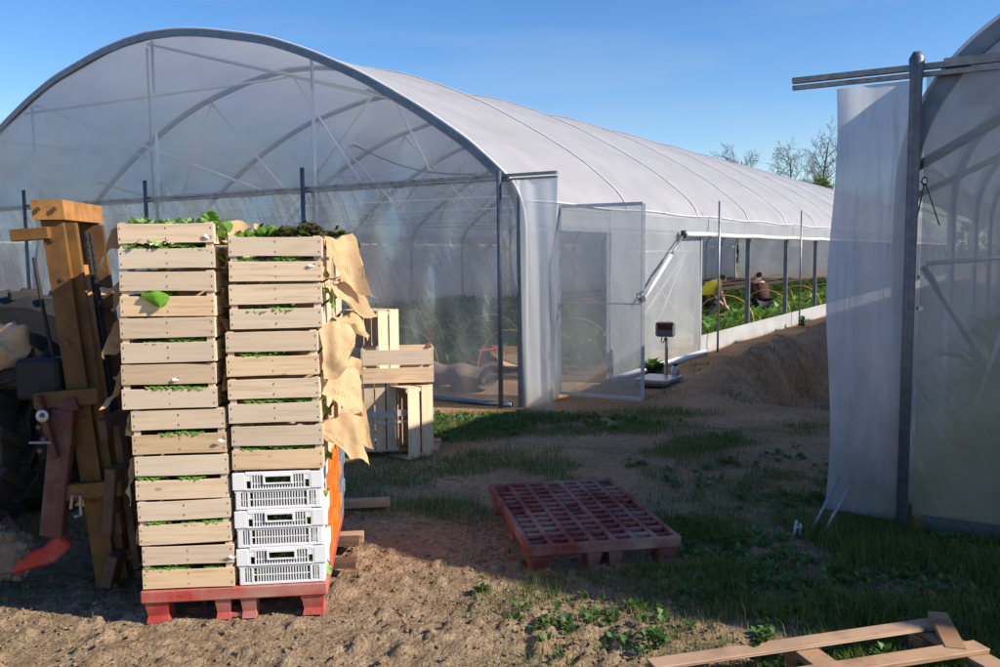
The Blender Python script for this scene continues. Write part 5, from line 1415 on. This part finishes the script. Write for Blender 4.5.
plant('small dark weed growing against the white skirt of the open side', tuple(C1+P1(-.35, 10.6, .05)), 9, .05, .14, (.4, 1.4), M['weed'], .18)
plant('leafy clump behind the scale at the foot of the film wall', tuple(C1+P1(-.2, 3.1, 0)), 26, .08, .18, (.3, 1.3), M['weed'], .08)
# stones and clods
def clods(n, box, smin, smax, name, label):
    x = rng.uniform(box[0], box[1], n); y = rng.uniform(box[2], box[3], n); k = ~on_pallet(x, y) | (rng.random(n) < .5); x, y = x[k], y[k]; n = len(x)
    s = smin+(smax-smin)*rng.random(n)**4; z = ground_h(x, y)+s*.2
    base = np.array([(1,0,0),(-1,0,0),(0,1,0),(0,-1,0),(0,0,1),(0,0,-1),(.7,.7,.1),(-.7,.7,.1),(-.7,-.7,-.1),(.7,-.7,.1)], float)
    fc = np.array([(0,6,4),(6,2,4),(2,7,4),(7,1,4),(1,8,4),(8,3,4),(3,9,4),(9,0,4),(6,0,5),(2,6,5),(7,2,5),(1,7,5),(8,1,5),(3,8,5),(9,3,5),(0,9,5)])
    v = base[None]*(1+rng.uniform(-.35, .35, (n, 10, 1)))*s[:, None, None]*np.array([1, 1, .65]); a = rng.uniform(0, 6.28, n)
    c_, s_ = np.cos(a)[:, None], np.sin(a)[:, None]; vx = v[..., 0]*c_-v[..., 1]*s_; vy = v[..., 0]*s_+v[..., 1]*c_
    v = np.stack([vx+x[:, None], vy+y[:, None], v[..., 2]+z[:, None]], -1).reshape(-1, 3)
    f = (np.arange(n)[:, None, None]*10+fc[None]).reshape(-1)
    tag(np_obj(name, v, f, 3, M['soil']), label, 'clods', kind='stuff')
clods(22000, (-3.4, 2.2, 2.4, 5.2), .001, .014, 'soil_clods', 'loose crumbs and clods of dry sandy soil')
n_ = 700; x = np.concatenate([rng.uniform(-3.2, 2.2, 450), rng.uniform(-1.5, 3, 250)]); y = np.concatenate([rng.uniform(2.5, 4.6, 450), rng.uniform(4.6, 9, 250)])
k = ~on_pallet(x, y) & ~in_house(x, y); x, y = x[k], y[k]; n_ = len(x); th = rng.uniform(0, PI, n_); L = rng.uniform(.008, .045, n_); z = ground_h(x, y)+.006
d = np.stack([np.cos(th), np.sin(th), rng.uniform(-.15, .25, n_)], -1)*L[:, None]; sd = np.stack([-np.sin(th), np.cos(th), 0*th], -1)*.0014; c = np.stack([x, y, z], -1)
v = np.stack([c-d-sd, c+d-sd, c+d+sd, c-d+sd], 1).reshape(-1, 3); f = (np.arange(n_)[:, None]*4+np.arange(4)[None]).reshape(-1)
tag(np_obj('straw_bits', v, f, 4, M['drygrass']), 'scattered bits of straw and plant scraps on the soil', 'straw', kind='stuff')
# straws on the ground
for k, (p, L, rz, lab) in enumerate((((-.15, 6.62), .34, .02, 'long pale straw lying level on the grass beyond the empty pallet'), ((-.33, 5.98), .16, -.7, 'short pale stick on the soil left of the empty pallet'), ((1.75, 7.6), .5, .15, 'pale straw lying on the brown soil beyond the pallet'), ((.98, 4.75), .3, 1.0, 'thin dry stalk in the grass right of the empty pallet'))):
    o = MB().tube([(-L/2, 0, 0), (0, .01, .012), (L/2, 0, .006)], .005, 5).build('dry_stalk', M['drygrass'], None, True); o.location = (p[0], p[1], gz(*p)+.02); o.rotation_euler = (0, 0, rz); tag(o, lab, 'stalk')

# ------------------------------------------------------------------ light, sky, camera
sun_dir = unit(V(.955*math.cos(R(32.0)), -.297*math.cos(R(32.0)), math.sin(R(32.0))))
az = math.atan2(sun_dir[0], sun_dir[1])
w = bpy.data.worlds.new('World'); SC.world = w; w.use_nodes = True; t = w.node_tree; t.nodes.clear()
out = t.nodes.new('ShaderNodeOutputWorld'); bg = t.nodes.new('ShaderNodeBackground'); sky = t.nodes.new('ShaderNodeTexSky')
sky.sky_type = 'NISHITA'; sky.sun_disc = False; sky.sun_elevation = R(32.0); sky.sun_rotation = az; sky.air_density = 1.0; sky.dust_density = .25; sky.ozone_density = 2.5; sky.altitude = 100
# faint high cirrus
tc = t.nodes.new('ShaderNodeTexCoord'); mp = t.nodes.new('ShaderNodeMapping'); mp.inputs['Scale'].default_value = (1.2, 2.0, 9.0); mp.inputs['Rotation'].default_value = (0, .12, .3)
t.links.new(tc.outputs['Generated'], mp.inputs[0]); cn_ = noise(t, mp.outputs[0], 1.6, 6, .55)
cf = ramp(t, cn_, [(.52, (0,0,0)), (.85, (.3,.3,.3))])
hs = t.nodes.new('ShaderNodeHueSaturation'); hs.inputs['Saturation'].default_value = 1.32; hs.inputs['Value'].default_value = 1.9; hs.inputs['Hue'].default_value = .510; t.links.new(sky.outputs[0], hs.inputs['Color'])
t.links.new(mixc(t, cf, hs.outputs[0], (6.5, 7.0, 7.6)), bg.inputs[0]); bg.inputs[1].default_value = .06
t.links.new(bg.outputs[0], out.inputs[0])
sl = bpy.data.lights.new('sun', 'SUN'); sl.energy = 5.0; sl.angle = R(.5); sl.color = (1, .90, .77)
so = bpy.data.objects.new('sun', sl); COL.objects.link(so); so.rotation_euler = Vector(tuple(sun_dir)).to_track_quat('Z', 'Y').to_euler()

cam = bpy.data.cameras.new('camera'); co = bpy.data.objects.new('camera', cam); COL.objects.link(co); SC.camera = co
cam.sensor_width = 36; cam.lens = 36*.880; cam.clip_end = 3000; cam.clip_start = .05
pit, rol = R(5.2), R(.5)
F = V(0, math.cos(pit), -math.sin(pit)); R0 = V(1, 0, 0); U0 = np.cross(R0, F)
Rr = math.cos(rol)*R0-math.sin(rol)*U0; Uu = math.sin(rol)*R0+math.cos(rol)*U0
mm = Matrix(((Rr[0], Uu[0], -F[0], 0), (Rr[1], Uu[1], -F[1], 0), (Rr[2], Uu[2], -F[2], 1.6), (0, 0, 0, 1)))
co.matrix_world = mm
SC.view_settings.view_transform = 'Standard'; SC.view_settings.look = 'None'; SC.view_settings.gamma = 1; SC.view_settings.exposure = .60
SC.cycles.transparent_max_bounces = 24; SC.cycles.max_bounces = 8; SC.cycles.diffuse_bounces = 4; SC.cycles.glossy_bounces = 3
SC.cycles.use_denoising = True
SC.cycles.caustics_reflective = False; SC.cycles.caustics_refractive = False
SC.render.film_transparent = False
